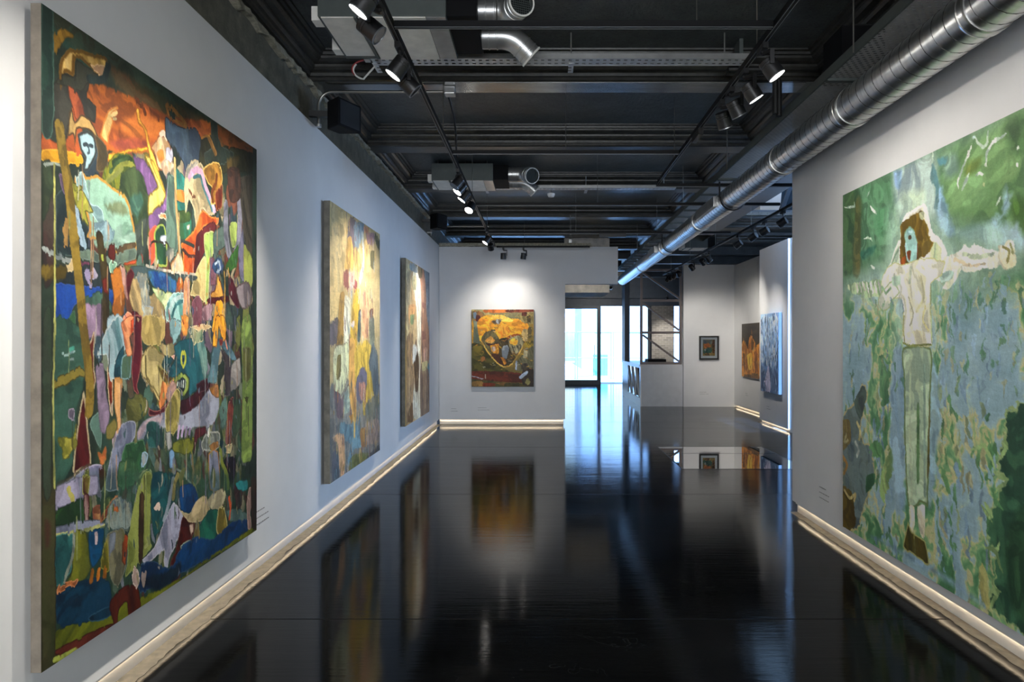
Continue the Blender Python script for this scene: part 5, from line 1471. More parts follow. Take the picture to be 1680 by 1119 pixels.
q([(40, 700), (190, 700), (185, 780), (40, 785)], (128, 108, 46), (96, 80, 34), ang=0, soft=.01); q([(185, 680), (245, 670), (240, 730), (195, 740)], (206, 180, 130), None, rag=.03)
s([(118, 40), (118, 700), (118, 1150)], .005, (206, 202, 112))
P.crop(60, 520, 3.997)
s([(118, 0), (110, 560), (118, 1119)], .005, (196, 196, 112)); q([(40, 0), (100, 0), (100, 1119), (40, 1119)], (60, 66, 56), (52, 72, 52), fine=5)
P.crop(60, 0, 3.997)
s([(150, 825), (172, 1000), (210, 1240), (235, 1480), (262, 1700), (285, 1900), (305, 2119), (330, 2300), (350, 2520), (345, 2700)], .026, (158, 132, 54), (104, 86, 36), fine=6)
P.crop(60, 260, 3.997)
P.dabs(60, (560, 640, 1330, 1119), [(206, 180, 130), (90, 120, 110), (70, 90, 120), (150, 60, 50), (190, 200, 190), (230, 170, 90)], 3, L=(.02, .06), w=(.003, .008))
P.crop(60, 520, 3.997)
P.dabs(70, (500, 500, 1330, 1119), [(80, 110, 80), (150, 150, 90), (120, 140, 160), (60, 40, 40), (190, 180, 160), (40, 80, 80)], 4, L=(.02, .07), w=(.003, .008))
P.crop(60, 780, 3.30)
P.dabs(30, (380, 100, 1130, 400), [(160, 150, 110), (60, 90, 60), (120, 130, 150), (30, 60, 80)], 6, L=(.02, .06), w=(.003, .008))
r_ = random.Random(77)
for k in range(90):
    x, y = .12 + 1.75 * r_.random(), .55 + 1.5 * r_.random()
    l = .05 + .22 * r_.random()
    s([(x, y), (x + .004 * r_.uniform(-1, 1), y + l * .5), (x + .006 * r_.uniform(-1, 1), y + l)], r_.uniform(.0016, .0038), r_.choice([(206, 200, 176), (160, 176, 176), (60, 50, 44), (176, 186, 120), (196, 150, 110), (130, 120, 150)]), raw=True, rag=.002, alpha=.85)
P.smear(.16, .008, 70)
painting('largest painting: crowded dreamlike figures with staff and fish head on the near left wall', P, (XF, 2.588, 2.886), (0, 1, 0), (1, 0, 0), .042, M['linen'], .62, 'paint-stained raw linen edge', gap=.0305)

# ---- second painting on the left wall
P = Paint(1.925, 2.55, 230, 440, proj_side(-1.885, 6.14, 8.06, 2.875, 2.55))
q, s = P.poly, P.stroke
P.base((222, 202, 146), (188, 168, 116), fine=3)
P.crop(530, 320, 4.66)
q([(45, 60), (180, 150), (160, 560), (110, 900), (45, 960)], (226, 206, 152), (206, 178, 112), fine=4, soft=.03)
P.crop(530, 560, 4.66)
q([(60, 330), (440, 330), (440, 840), (60, 1100)], (104, 118, 124), (140, 130, 120), fine=9, soft=.03)
P.crop(530, 320, 4.66)
q([(198, 180), (242, 165), (262, 300), (232, 424), (188, 350)], (112, 94, 112), (84, 78, 88), rag=.02); q([(238, 195), (312, 218), (302, 334), (248, 404)], (142, 170, 184), (104, 130, 150), rag=.03, fine=20)
q([(163, 562), (188, 330), (216, 328), (238, 480), (222, 564)], (222, 182, 96), (190, 146, 64)); q([(228, 424), (262, 398), (294, 560), (250, 584)], (198, 162, 84), (150, 120, 70)); s([(302, 305), (314, 500), (282, 650)], .04, (228, 232, 228), (180, 200, 206))
q([(318, 352), (352, 338), (364, 562), (318, 584)], (230, 210, 146), (206, 170, 96)); q([(326, 270), (392, 300), (387, 374), (338, 364)], (124, 102, 136), (150, 110, 100), rag=.03); q([(362, 432), (392, 428), (388, 564), (362, 544)], (86, 82, 46)); q([(392, 288), (434, 350), (428, 424), (400, 354)], (74, 76, 54)); q([(310, 235), (345, 255), (340, 290), (315, 280)], (226, 150, 110))
q([(158, 592), (192, 558), (198, 704), (158, 684)], (146, 80, 68), (110, 56, 56), rag=.02); q([(228, 640), (268, 660), (252, 724), (230, 700)], (140, 58, 62)); q([(198, 600), (238, 578), (238, 684), (208, 724)], (230, 196, 186), (206, 170, 160))
q([(98, 1140), (112, 980), (130, 760), (162, 738), (174, 900), (150, 1140)], (180, 138, 62), (130, 100, 50)); q([(165, 780), (208, 798), (208, 1000), (197, 1140), (160, 1140)], (230, 230, 212), (206, 206, 180))
q([(212, 962), (240, 740), (278, 718), (278, 900), (262, 1140), (212, 1140)], (206, 170, 50), (170, 130, 44)); q([(282, 762), (342, 718), (348, 902), (342, 1090), (298, 1064)], (226, 176, 136), (200, 140, 100)); q([(352, 942), (388, 930), (394, 1140), (358, 1140)], (132, 142, 122), (104, 116, 104)); q([(355, 880), (385, 860), (380, 930), (358, 930)], (150, 80, 60)); q([(270, 900), (290, 880), (285, 1110), (262, 1110)], (70, 90, 90))
q([(45, 984), (112, 940), (104, 1140), (45, 1140)], (104, 92, 98), (80, 84, 96), rag=.02); q([(215, 970), (240, 960), (238, 1010), (212, 1010)], (222, 214, 226))
P.crop(530, 560, 4.66)
q([(76, 132), (98, 30), (160, 20), (198, -10), (194, 250), (132, 436), (82, 374)], (222, 226, 186), (196, 206, 166), edge=(120, 110, 90), ew=.008); q([(108, 122), (138, 106), (132, 264), (104, 284)], (146, 134, 62), (110, 100, 60)); s([(205, 200), (203, 330), (162, 424), (152, 560)], .035, (112, 106, 90), (86, 84, 76)); q([(88, 384), (152, 430), (152, 572), (108, 584)], (118, 96, 108), (90, 80, 96))
q([(158, 424), (204, 330), (218, 500), (160, 564)], (184, 194, 166), (132, 166, 168)); q([(203, -10), (244, 0), (254, 300), (254, 540), (243, 724), (224, 562), (198, 384)], (226, 180, 94), (196, 140, 70))
q([(243, 50), (330, -10), (374, 60), (364, 200), (384, 320), (389, 514), (350, 434), (340, 544), (310, 564), (298, 424), (258, 434), (243, 250)], (196, 160, 54), (216, 188, 78), fine=16); q([(258, 282), (300, 198), (334, 250), (324, 424), (290, 474), (253, 434)], (100, 100, 124), (70, 76, 100), rag=.03); q([(273, 332), (322, 318), (324, 454), (288, 434)], (196, 144, 124), (150, 100, 90), rag=.03)
q([(348, 172), (380, 10), (418, 120), (424, 434), (388, 404), (368, 250)], (94, 116, 128), (74, 92, 104)); q([(402, -20), (438, -20), (438, 310), (422, 120)], (214, 198, 148)); q([(330, 470), (438, 400), (438, 600), (330, 620)], (92, 110, 122), (120, 112, 80), rag=.03, fine=16)
q([(128, 752), (138, 618), (220, 638), (280, 558), (294, 800), (232, 824), (212, 954), (186, 904), (212, 780)], (112, 154, 172), (84, 124, 146), rag=.02); q([(72, 742), (130, 698), (164, 740), (164, 1004), (130, 1060), (118, 800)], (212, 172, 114), (200, 150, 130)); q([(72, 862), (112, 840), (122, 1044), (72, 1090)], (84, 78, 94), (70, 96, 112)); q([(198, 572), (227, 558), (222, 634)], (226, 156, 54)); s([(240, 560), (240, 720)], .03, (230, 190, 100))
q([(283, 682), (332, 658), (332, 804), (293, 794)], (174, 128, 70), (140, 100, 66)); q([(328, 622), (432, 598), (432, 764), (338, 784)], (144, 128, 134), (170, 140, 110), rag=.03, fine=18); q([(222, 872), (342, 848), (332, 904), (198, 1010)], (118, 124, 64), (86, 96, 56)); q([(338, 882), (432, 788), (436, 845), (343, 906)], (70, 74, 80), (50, 56, 60))
P.dabs(120, (70, 300, 436, 980), [(206, 170, 110), (104, 140, 156), (90, 84, 104), (190, 150, 60), (206, 190, 170), (150, 90, 80), (70, 90, 100)], 9, L=(.05, .2), w=(.008, .022), ang=(1.3, 1.8))
P.crop(530, 320, 4.66)
P.dabs(60, (160, 200, 400, 1100), [(226, 200, 140), (160, 180, 190), (140, 80, 80), (206, 160, 70), (230, 220, 210), (110, 100, 120)], 10, L=(.05, .18), w=(.008, .02), ang=(1.3, 1.8))
P.A = (P.A * .86 + np.array((186, 176, 156), np.float32) / 255 * .14).astype(np.float32)
P.smear(.6, .03, 90)
painting('second painting along the left wall, cream and ochre strokes above a bluish lower half', P, (-1.885, 6.14, 2.875), (0, 1, 0), (1, 0, 0), .055, M['linen_dark'], .80, gap=.0205)

# ---- third painting on the left wall
P = Paint(2.10, 2.374, 170, 330, proj_side(-1.885, 9.595, 11.70, 2.787, 2.374))
q, s = P.poly, P.stroke
P.base((212, 188, 138), (186, 154, 108), fine=4)
P.crop(655, 410, 3.73)
q([(35, 40), (70, 70), (75, 330), (60, 500), (38, 560)], (222, 206, 166), (206, 180, 130)); q([(38, 560), (85, 520), (90, 900), (60, 1040), (38, 1060)], (176, 146, 104), (146, 116, 84), rag=.03)
q([(148, 105), (188, 140), (188, 720), (170, 640), (160, 300)], (112, 128, 140), (140, 150, 156)); q([(163, 640), (188, 600), (188, 780), (170, 760)], (92, 134, 146))
q([(113, 160), (150, 118), (164, 250), (168, 400), (180, 480), (186, 562), (180, 690), (140, 700), (132, 400)], (158, 118, 92), (124, 92, 78), fine=7); q([(140, 500), (160, 500), (160, 545), (142, 545)], (110, 66, 60)); q([(138, 320), (160, 330), (158, 360), (140, 350)], (120, 74, 66)); q([(150, 610), (172, 600), (165, 680), (148, 680)], (190, 150, 130))
q([(78, 200), (95, 105), (120, 105), (135, 300), (132, 560), (127, 900), (132, 1035), (76, 1020), (85, 900), (110, 600), (106, 350)], (232, 228, 208), (206, 196, 166)); q([(80, 170), (105, 160), (102, 240), (84, 240)], (206, 196, 150), (150, 140, 100)); q([(65, 80), (107, 90), (112, 142), (68, 122)], (154, 170, 176), (120, 136, 140)); q([(113, 100), (138, 88), (142, 162), (120, 172)], (70, 62, 42)); q([(95, 90), (112, 85), (110, 105)], (60, 60, 44))
q([(58, 340), (98, 338), (97, 424), (60, 434)], (222, 170, 114), (196, 140, 84)); q([(68, 400), (92, 396), (86, 454), (70, 450)], (132, 154, 104)); q([(88, 640), (105, 548), (122, 700), (117, 854), (98, 864)], (74, 54, 34), (110, 80, 50)); q([(53, 1000), (80, 930), (87, 1044), (53, 1056)], (112, 76, 40)); q([(85, 580), (110, 590), (105, 640), (82, 700)], (232, 230, 214))
q([(130, 700), (180, 740), (188, 1000), (132, 1020)], (136, 112, 90), (110, 88, 74), fine=6); q([(140, 690), (175, 680), (170, 730), (140, 740)], (190, 180, 130)); q([(28, 60), (42, 60), (42, 1070), (28, 1070)], (180, 146, 62), (120, 100, 60))
for k in range(12): s([(50 + 11 * k, 640 + (k * 37) % 160), (51 + 11 * k, 960 + (k * 53) % 90)], .012, ((150, 120, 80), (206, 190, 150), (96, 76, 54))[k % 3], rag=.01)
P.dabs(50, (45, 100, 185, 1000), [(222, 200, 150), (180, 150, 110), (120, 96, 76), (200, 170, 130)], 12, L=(.06, .2), w=(.008, .02), ang=(1.35, 1.75))
P.smear(.6, .03, 110)
painting('third painting along the left wall, pale figure with brown figure beside the end wall', P, (-1.885, 9.595, 2.787), (0, 1, 0), (1, 0, 0), .055, M['linen_dark'], 1.05, gap=.0205)

# ---- painting on the end wall
P = Paint(1.205, 1.50, 250, 310, proj_front(13.24, -1.315, 1.205, 2.235, 1.50))
q, s = P.poly, P.stroke
P.base((150, 118, 50), (110, 96, 50), fine=5, ang=.2)
P.crop(740, 480, 5.09)
q([(168, 140), (694, 140), (694, 260), (450, 232), (280, 184)], (134, 128, 92), (170, 150, 96), ang=.2, fine=9); q([(280, 142), (472, 142), (472, 166), (280, 166)], (222, 118, 52)); q([(470, 142), (694, 142), (694, 160), (470, 165)], (100, 40, 34), (140, 80, 50)); q([(175, 160), (230, 150), (280, 180), (260, 240), (178, 244)], (92, 100, 70), (150, 80, 40), fine=22, rag=.03); q([(185, 170), (210, 165), (215, 215), (190, 215)], (140, 160, 176)); q([(210, 190), (245, 195), (240, 240), (210, 240)], (76, 34, 34))
q([(172, 246), (222, 248), (240, 454), (174, 444)], (120, 126, 112), (96, 104, 84)); q([(172, 246), (188, 246), (186, 430), (174, 436)], (206, 150, 50))
q([(218, 248), (300, 186), (420, 206), (560, 220), (640, 260), (655, 330), (610, 350), (560, 352), (450, 372), (400, 392), (330, 322), (262, 374), (240, 404)], (236, 178, 50), (220, 138, 42), ang=.2, fine=8); q([(400, 280), (470, 270), (500, 320), (440, 370), (390, 380)], (222, 130, 40), (236, 170, 60)); q([(300, 190), (420, 185), (520, 230), (480, 245), (360, 230)], (240, 200, 96), (230, 170, 60), ang=.2)
q([(340, 240), (375, 222), (420, 230), (410, 255), (365, 265)], (170, 176, 176), (90, 70, 50), rag=.03); s([(340, 312), (365, 315)], .014, (70, 60, 36)); q([(560, 190), (690, 170), (690, 260), (600, 250)], (150, 136, 84), (110, 96, 60), fine=16, rag=.03); q([(590, 165), (632, 165), (632, 190), (592, 190)], (84, 40, 30)); q([(632, 200), (664, 192), (664, 245), (638, 248)], (74, 62, 36))
q([(252, 384), (290, 328), (342, 316), (394, 370), (410, 440), (404, 514), (340, 504), (290, 454)], (112, 102, 66), (84, 76, 50), edge=(66, 58, 40), ew=.008, fine=16); q([(283, 402), (330, 366), (368, 400), (330, 424)], (230, 176, 92), (206, 140, 60)); q([(288, 420), (340, 428), (392, 414), (372, 444), (318, 444)], (62, 36, 34)); q([(328, 444), (402, 430), (407, 514), (348, 504)], (218, 160, 44), (196, 120, 40)); q([(335, 455), (365, 450), (375, 485), (350, 495)], (150, 150, 150), (206, 160, 120))
q([(446, 402), (480, 366), (540, 346), (594, 370), (614, 420), (592, 484), (550, 514), (498, 504), (478, 440)], (170, 158, 122), (120, 116, 84), edge=(90, 50, 30), ew=.010, fine=16); q([(488, 402), (520, 378), (558, 400), (548, 434), (498, 434)], (240, 198, 66), (224, 150, 50)); q([(440, 385), (520, 345), (580, 350), (500, 372), (455, 410)], (176, 90, 36), (150, 70, 30)); q([(500, 450), (590, 430), (580, 490), (520, 500)], (176, 168, 130), (60, 56, 44), rag=.03, fine=26)
q([(600, 300), (640, 310), (640, 400), (605, 400), (585, 340)], (206, 176, 110), (150, 130, 90), rag=.03); q([(640, 300), (672, 290), (672, 370), (648, 380)], (80, 70, 44)); q([(610, 420), (686, 400), (686, 450), (620, 460)], (170, 140, 40), (76, 72, 40), rag=.03)
q([(172, 430), (262, 440), (332, 534), (402, 604), (482, 654), (482, 665), (172, 665)], (84, 78, 30), (56, 54, 24), fine=9, ang=.2); q([(180, 450), (260, 460), (270, 520), (190, 530)], (116, 98, 34), (84, 78, 30), ang=.2, rag=.03); q([(250, 540), (290, 545), (285, 575), (255, 575)], (150, 96, 50), None, rag=.03)
q([(402, 390), (470, 380), (500, 500), (540, 540), (500, 600), (440, 615), (380, 560), (400, 500)], (74, 62, 36), (52, 44, 28)); q([(428, 452), (470, 438), (484, 470), (462, 544), (428, 534)], (124, 134, 144), (150, 156, 156)); q([(560, 560), (692, 440), (692, 644), (538, 654)], (112, 106, 82), (84, 84, 58), fine=14); q([(610, 480), (640, 460), (635, 540), (605, 545)], (176, 166, 130)); q([(540, 570), (552, 568), (550, 640), (538, 645)], (170, 180, 196)); q([(590, 600), (640, 590), (640, 640), (590, 640)], (70, 62, 52))
q([(388, 542), (440, 542), (462, 592), (430, 602)], (222, 156, 52), (190, 110, 40)); q([(330, 510), (402, 520), (442, 612), (380, 584)], (70, 40, 24)); s([(252, 402), (310, 502), (380, 582), (440, 622), (500, 602), (560, 520), (610, 432)], .012, (212, 178, 88), (170, 130, 60))
q([(172, 657), (482, 662), (604, 682), (604, 752), (450, 747), (172, 722)], (104, 42, 26), (78, 34, 22), ang=.1); q([(172, 722), (450, 750), (694, 765), (694, 788), (172, 788)], (78, 68, 36), (60, 60, 34)); q([(178, 745), (262, 740), (267, 782), (178, 782)], (156, 116, 62)); q([(368, 755), (462, 750), (440, 778)], (160, 110, 56)); q([(270, 755), (365, 758), (360, 780), (268, 782)], (120, 46, 26))
q([(600, 640), (688, 640), (688, 788), (596, 764)], (62, 46, 36), (46, 40, 32)); q([(568, 702), (630, 653), (643, 670), (580, 724)], (172, 186, 206)); q([(618, 742), (640, 713), (663, 745), (640, 774)], (156, 146, 88)); s([(176, 700), (267, 720)], .008, (190, 184, 190)); s([(288, 685), (288, 715)], .008, (180, 170, 150))
P.dabs(70, (180, 180, 680, 640), [(240, 190, 70), (150, 130, 70), (90, 80, 50), (206, 140, 50), (180, 176, 150)], 15, L=(.03, .09), w=(.004, .010), ang=(-.4, .9))
P.smear(.4, .01, 130)
painting('yellow masklike face painting hung alone on the end wall', P, (-1.315, 13.24, 2.235), (1, 0, 0), (0, -1, 0), .045, M['linen_dark'], 1.15, gap=.0155)

# ---- green painting on the right wall
PX0, PX1 = 5.31, 2.88
P = Paint(PX0 - PX1, 2.575, 470, 620, proj_side(2.36, PX0, PX1, 2.742, 2.575))
q, s = P.poly, P.stroke
P.base((108, 136, 112), (78, 112, 84), fine=3, ang=-.45)
H_ = P.t / P.H
n1 = fbm(P.s * 1.6, P.t * 1.6, 21, 4)
ws = P.s + (fbm(P.s * 4.5, P.t * 4.5, 31, 4) - .5) * .5
wt = P.t + (fbm(P.s * 4.5, P.t * 4.5, 37, 4) - .5) * .5
n2 = fbm(ws * 6.2, wt * 2.9, 41, 5)
n2 = (n2 - n2.mean()) / n2.std() + .55 * (P.s / P.W - .5) + 1.1 * (H_ - .66)
low = np.clip((H_ - .27 + (n1 - .5) * .18) / .10, 0, 1)[..., None]
stops = np.array([-3., -.55, .0, .22, .42, .62, 1.0, 1.5, 3.0])
cols = np.array([(116, 145, 156), (140, 166, 174), (150, 175, 168), (182, 178, 134), (170, 176, 124), (122, 160, 112), (94, 140, 98), (74, 118, 80), (58, 98, 66)], float) / 255
marb = np.stack([np.interp(n2, stops, cols[:, k]) for k in range(3)], -1)
P.A = (P.A * (1 - low) + marb * low).astype(np.float32)
# upper sky of greens
P.crop(1380, 180, 3.73)
q([(15, 520), (190, 440), (330, 400), (380, 640), (250, 900), (100, 960), (15, 1010)], (62, 100, 70), (92, 130, 100), ang=1.3, soft=.08); q([(15, 520), (100, 480), (130, 600), (100, 900), (60, 1010), (15, 1010)], (52, 84, 56), (74, 92, 58), ang=1.4, soft=.05); q([(90, 560), (120, 560), (115, 1000), (70, 1000)], (94, 92, 52), (70, 84, 54), soft=.03); q([(200, 650), (280, 600), (285, 760), (210, 780)], (58, 104, 70), (84, 122, 92), soft=.02, rag=.03); q([(120, 870), (215, 830), (190, 880), (130, 920)], (40, 92, 74), (70, 110, 90), soft=.02)
q([(320, 380), (560, 265), (590, 640), (520, 660), (360, 660)], (132, 150, 152), (160, 176, 160), ang=1.5, soft=.09); q([(320, 380), (370, 370), (360, 480), (330, 470)], (132, 158, 190), (110, 140, 160), soft=.03); q([(370, 520), (510, 500), (500, 620), (380, 640)], (176, 190, 158), (150, 170, 150), soft=.06)
q([(620, 300), (900, 130), (1140, 0), (1140, 740), (950, 700), (660, 640)], (114, 146, 94), (88, 124, 78), ang=-.5, fine=5, soft=.10); q([(640, 420), (860, 380), (900, 560), (680, 620)], (120, 156, 104), (102, 138, 92), ang=-.5, soft=.08); q([(620, 300), (700, 260), (720, 380), (640, 420)], (150, 180, 160), (110, 140, 120), ang=-.5, soft=.05); q([(760, 330), (860, 300), (830, 380), (760, 400)], (122, 134, 60), (100, 130, 70), ang=-.5, soft=.04); q([(590, 300), (650, 290), (640, 330), (600, 340)], (62, 106, 126), (80, 120, 120), soft=.02); q([(1000, 100), (1140, 20), (1140, 260), (1040, 260)], (74, 110, 62), (60, 92, 54), ang=-.5, soft=.06); q([(1040, 560), (1140, 540), (1140, 740), (1060, 720)], (84, 122, 56), (70, 104, 54), soft=.04)
q([(590, 460), (620, 470), (650, 640), (700, 760), (620, 760), (580, 640), (570, 600)], (136, 164, 190), (110, 146, 160), soft=.03, rag=.03); q([(555, 330), (600, 450), (590, 600), (565, 600), (580, 480), (550, 430)], (62, 100, 110), (90, 120, 120), soft=.012, rag=.02)
q([(1000, 490), (1045, 560), (1010, 640), (960, 700), (1100, 730), (1140, 790), (1140, 860), (900, 800), (900, 700), (980, 640)], (146, 172, 190), (124, 156, 160), soft=.05, rag=.05); q([(700, 740), (900, 700), (1000, 760), (960, 830), (760, 800)], (150, 180, 176), (130, 164, 150), soft=.05)
WL = (206, 216, 202)
for pts, w_ in ((((800, 218), (785, 260), (762, 310), (715, 430), (718, 486)), .009), (((780, 388), (762, 440), (736, 500)), .012), (((810, 170), (862, 236), (890, 212), (902, 128)), .010), (((1008, 142), (930, 202), (892, 270), (886, 352)), .011), (((870, 402), (846, 392), (824, 402)), .008), (((178, 585), (216, 640)), .012), (((20, 600), (60, 598), (85, 590), (80, 560)), .009), (((172, 500), (160, 532)), .008), (((975, 535), (945, 590)), .007), (((140, 790), (180, 780), (190, 800)), .008), (((180, 950), (205, 970)), .012), (((1080, 230), (1075, 250)), .01), (((1070, 320), (1078, 345)), .008), (((560, 240), (556, 330)), .005)):
    s(pts, w_, WL, (160, 180, 160), rag=.012, taper=True)
q([(768, 300), (775, 250), (788, 255), (785, 290)], (206, 206, 196)); q([(800, 170), (815, 155), (822, 180), (806, 185)], (180, 200, 190)); q([(880, 330), (890, 325), (892, 352), (880, 355)], (214, 220, 200)); q([(870, 440), (880, 450), (876, 470), (865, 465)], (170, 180, 130))
# lower foliage, right-hand thicket and dark left edge
P.crop(1290, 600, 2.156)
q([(860, 150), (785, 185), (772, 300), (742, 350), (782, 390), (742, 470), (702, 560), (712, 640), (742, 662), (722, 800), (722, 862), (860, 950)], (44, 76, 58), (62, 100, 72), rag=.05, fine=5, edge=(140, 160, 108), ew=.010)
q([(790, 560), (860, 500), (860, 900), (800, 860), (770, 700)], (38, 66, 46), (54, 86, 58), soft=.05)
P.dabs(110, (520, 40, 740, 800), [(96, 144, 92), (180, 174, 128), (128, 156, 176), (78, 124, 80), (150, 166, 120), (140, 164, 176)], 23, L=(.05, .16), w=(.008, .022), ang=(.9, 1.9), rag=.03)
P.dabs(90, (210, 60, 400, 560), [(96, 144, 92), (180, 174, 128), (128, 156, 176), (84, 130, 86), (150, 166, 120)], 24, L=(.05, .18), w=(.008, .02), ang=(1.2, 1.9), rag=.03)
q([(690, 700), (712, 760), (722, 862), (700, 856), (676, 780)], (166, 152, 88), (130, 140, 96), rag=.03)
for pts in (((700, 480), (722, 520), (730, 540)), ((690, 640), (740, 660), (765, 735)), ((720, 650), (745, 650), (750, 625)), ((705, 730), (745, 800), (720, 860)), ((720, 790), (760, 800)), ((770, 240), (780, 300), (760, 330)), ((735, 440), (765, 420), (785, 400)), ((730, 370), (790, 400)), ((650, 300), (700, 280), (740, 380)), ((690, 490), (730, 560))):
    s(pts, .013, (142, 164, 112), (120, 146, 92), rag=.02, taper=True)
q([(200, 190), (240, 130), (268, 62), (288, 110), (262, 200), (274, 260), (300, 290), (312, 400), (282, 474), (252, 584), (220, 574), (200, 500)], (96, 108, 98), (80, 96, 104), rag=.03, edge=(176, 164, 112), ew=.010); q([(240, 130), (270, 70), (284, 110), (262, 190)], (70, 84, 74)); q([(285, 390), (312, 380), (310, 420), (282, 450)], (60, 106, 66)); q([(196, 430), (222, 440), (240, 484), (246, 574), (192, 566)], (92, 78, 24), (76, 60, 22), rag=.03); q([(196, 200), (222, 190), (230, 260), (200, 300)], (100, 84, 44), (120, 110, 60)); s([(205, 440), (225, 470), (245, 455), (240, 480)], .012, (190, 170, 110)); s([(212, 240), (206, 270), (218, 265)], .012, (180, 170, 120)); s([(250, 200), (262, 230), (258, 260)], .014, (190, 176, 120)); s([(245, 270), (256, 300), (250, 320)], .014, (176, 180, 170)); s([(200, 320), (215, 350), (205, 380)], .016, (160, 120, 60))
q([(360, 300), (385, 290), (370, 400), (345, 480), (330, 440)], (104, 146, 88), (150, 160, 104), rag=.05); q([(290, 290), (330, 260), (340, 300), (310, 330)], (96, 146, 90), None, rag=.05); q([(330, -40), (362, -20), (365, 120), (335, 140)], (70, 116, 78), (96, 130, 90), rag=.04)
q([(300, 600), (420, 660), (560, 740), (700, 850), (500, 720), (330, 620)], (132, 156, 174), (112, 140, 160), soft=.04)
# quiet blue either side of the trousers
q([(372, -20), (415, -40), (420, 490), (385, 500), (370, 300)], (124, 152, 170), (146, 168, 172), soft=.03, rag=.03); q([(510, -30), (540, 60), (535, 300), (520, 480), (500, 500), (505, 100)], (124, 154, 172), (140, 166, 164), soft=.03, rag=.03)
# figure
P.crop(1290, 180, 2.5436)
q([(430, 420), (540, 340), (640, 420), (720, 560), (940, 500), (1000, 620), (760, 720), (640, 780), (640, 1000), (450, 1000), (440, 850), (300, 820), (230, 740), (400, 640)], (176, 196, 176), (160, 184, 180), soft=.16, alpha=.55)
P.crop(1290, 600, 2.156)
s([(495, -20), (497, 60)], .002, (100, 110, 70))
q([(412, -64), (512, -62), (510, 100), (502, 484), (492, 492), (472, 484), (462, 500), (430, 496), (418, 250), (415, 50)], (152, 174, 148), (170, 186, 152), edge=(96, 116, 70), ew=.012, rag=.008, fine=5); q([(462, 150), (471, 150), (470, 400), (461, 404)], (74, 108, 66), (92, 120, 80)); s([(440, -20), (436, 200), (445, 480)], .012, (180, 192, 156), alpha=.6); s([(488, 0), (490, 460)], .012, (132, 158, 140), alpha=.7); q([(498, 360), (506, 100), (508, 340), (500, 400)], (96, 92, 46))
q([(434, 500), (453, 500), (454, 562), (446, 590), (438, 572)], (222, 212, 190), (200, 190, 160)); q([(464, 500), (490, 496), (490, 606), (476, 600), (468, 560)], (224, 214, 192), (200, 190, 160)); q([(413, 642), (430, 560), (428, 545), (442, 582), (460, 600), (492, 620), (507, 706), (480, 690), (450, 668)], (78, 68, 26), (58, 56, 26), edge=(160, 156, 96), ew=.008); s([(452, 600), (455, 660)], .006, (120, 116, 64))
P.crop(1290, 180, 2.5436)
q([(408, 700), (440, 620), (468, 545), (492, 560), (488, 640), (440, 690), (420, 720)], (206, 216, 188), (170, 190, 160), edge=(228, 222, 206), ew=.010); s([(420, 690), (450, 620), (475, 570)], .008, (150, 176, 140))
q([(476, 500), (500, 432), (572, 393), (588, 420), (612, 510), (652, 550), (674, 600), (652, 645), (600, 640), (500, 665), (470, 640)], (232, 222, 210), (214, 210, 184), edge=(236, 226, 214), ew=.016, rag=.014); q([(600, 560), (650, 580), (640, 630), (600, 640)], (176, 196, 150), (206, 206, 170), rag=.03)
q([(474, 545), (478, 482), (518, 438), (565, 424), (575, 460), (592, 480), (602, 540), (618, 560), (592, 602), (552, 622), (530, 644), (476, 648)], (124, 104, 32), (96, 76, 28), rag=.02, fine=14); q([(555, 430), (575, 430), (572, 460), (560, 455)], (206, 206, 160)); q([(575, 540), (612, 560), (590, 600), (570, 600)], (150, 130, 50), (110, 90, 40), rag=.03)
q([(491, 522), (510, 488), (532, 500), (550, 560), (546, 622), (520, 642), (503, 622), (497, 570)], (146, 182, 176), (126, 166, 158), rag=.008, edge=(110, 140, 110), ew=.006); P.ell(515, 533, .022, .016, (98, 82, 40), (80, 60, 40), rag=.006); q([(504, 590), (520, 588), (517, 628), (508, 628)], (124, 62, 26)); s([(497, 560), (505, 620), (520, 640)], .006, (180, 206, 206)); s([(548, 560), (547, 620)], .006, (110, 60, 30)); q([(480, 620), (498, 610), (496, 648), (478, 650)], (150, 76, 30)); s([(510, 510), (525, 510)], .008, (170, 206, 210))
P.crop(1290, 180, 2.5436)
q([(636, 640), (720, 598), (742, 566), (770, 572), (822, 566), (872, 584), (952, 588), (952, 644), (880, 645), (800, 664), (730, 664), (680, 704), (615, 704)], (230, 220, 206), (206, 206, 180), rag=.03, fine=10); q([(885, 570), (920, 556), (950, 552), (955, 640), (900, 650)], (226, 216, 194), (206, 198, 160), rag=.03, soft=.01); s([(905, 570), (930, 590), (925, 630)], .008, (160, 150, 90)); s([(935, 560), (948, 600)], .007, (150, 150, 100)); s([(740, 600), (800, 610), (860, 600)], .012, (190, 200, 170), rag=.02); s([(700, 630), (760, 640), (830, 640)], .008, (196, 180, 150), rag=.02); q([(650, 742), (690, 690), (728, 656), (712, 700), (680, 742), (660, 752)], (224, 216, 200), (190, 200, 170)); q([(640, 680), (700, 670), (690, 705), (645, 720)], (150, 176, 160), (170, 190, 180))
q([(260, 740), (330, 722), (402, 702), (432, 762), (350, 784), (278, 776)], (198, 206, 170), (120, 150, 110), rag=.04, fine=18)
for k in range(8): s([(290 + 16 * k, 735 - 3 * k), (298 + 16 * k, 765 - 2 * k)], .012, (226, 222, 200), rag=.03)
q([(398, 702), (440, 640), (482, 642), (560, 620), (622, 618), (664, 640), (642, 694), (607, 724), (603, 850), (607, 984), (545, 988), (488, 972), (488, 850), (478, 790), (430, 792), (398, 744)], (230, 226, 204), (212, 208, 178), rag=.016, edge=(176, 176, 120), ew=.006, fine=8)
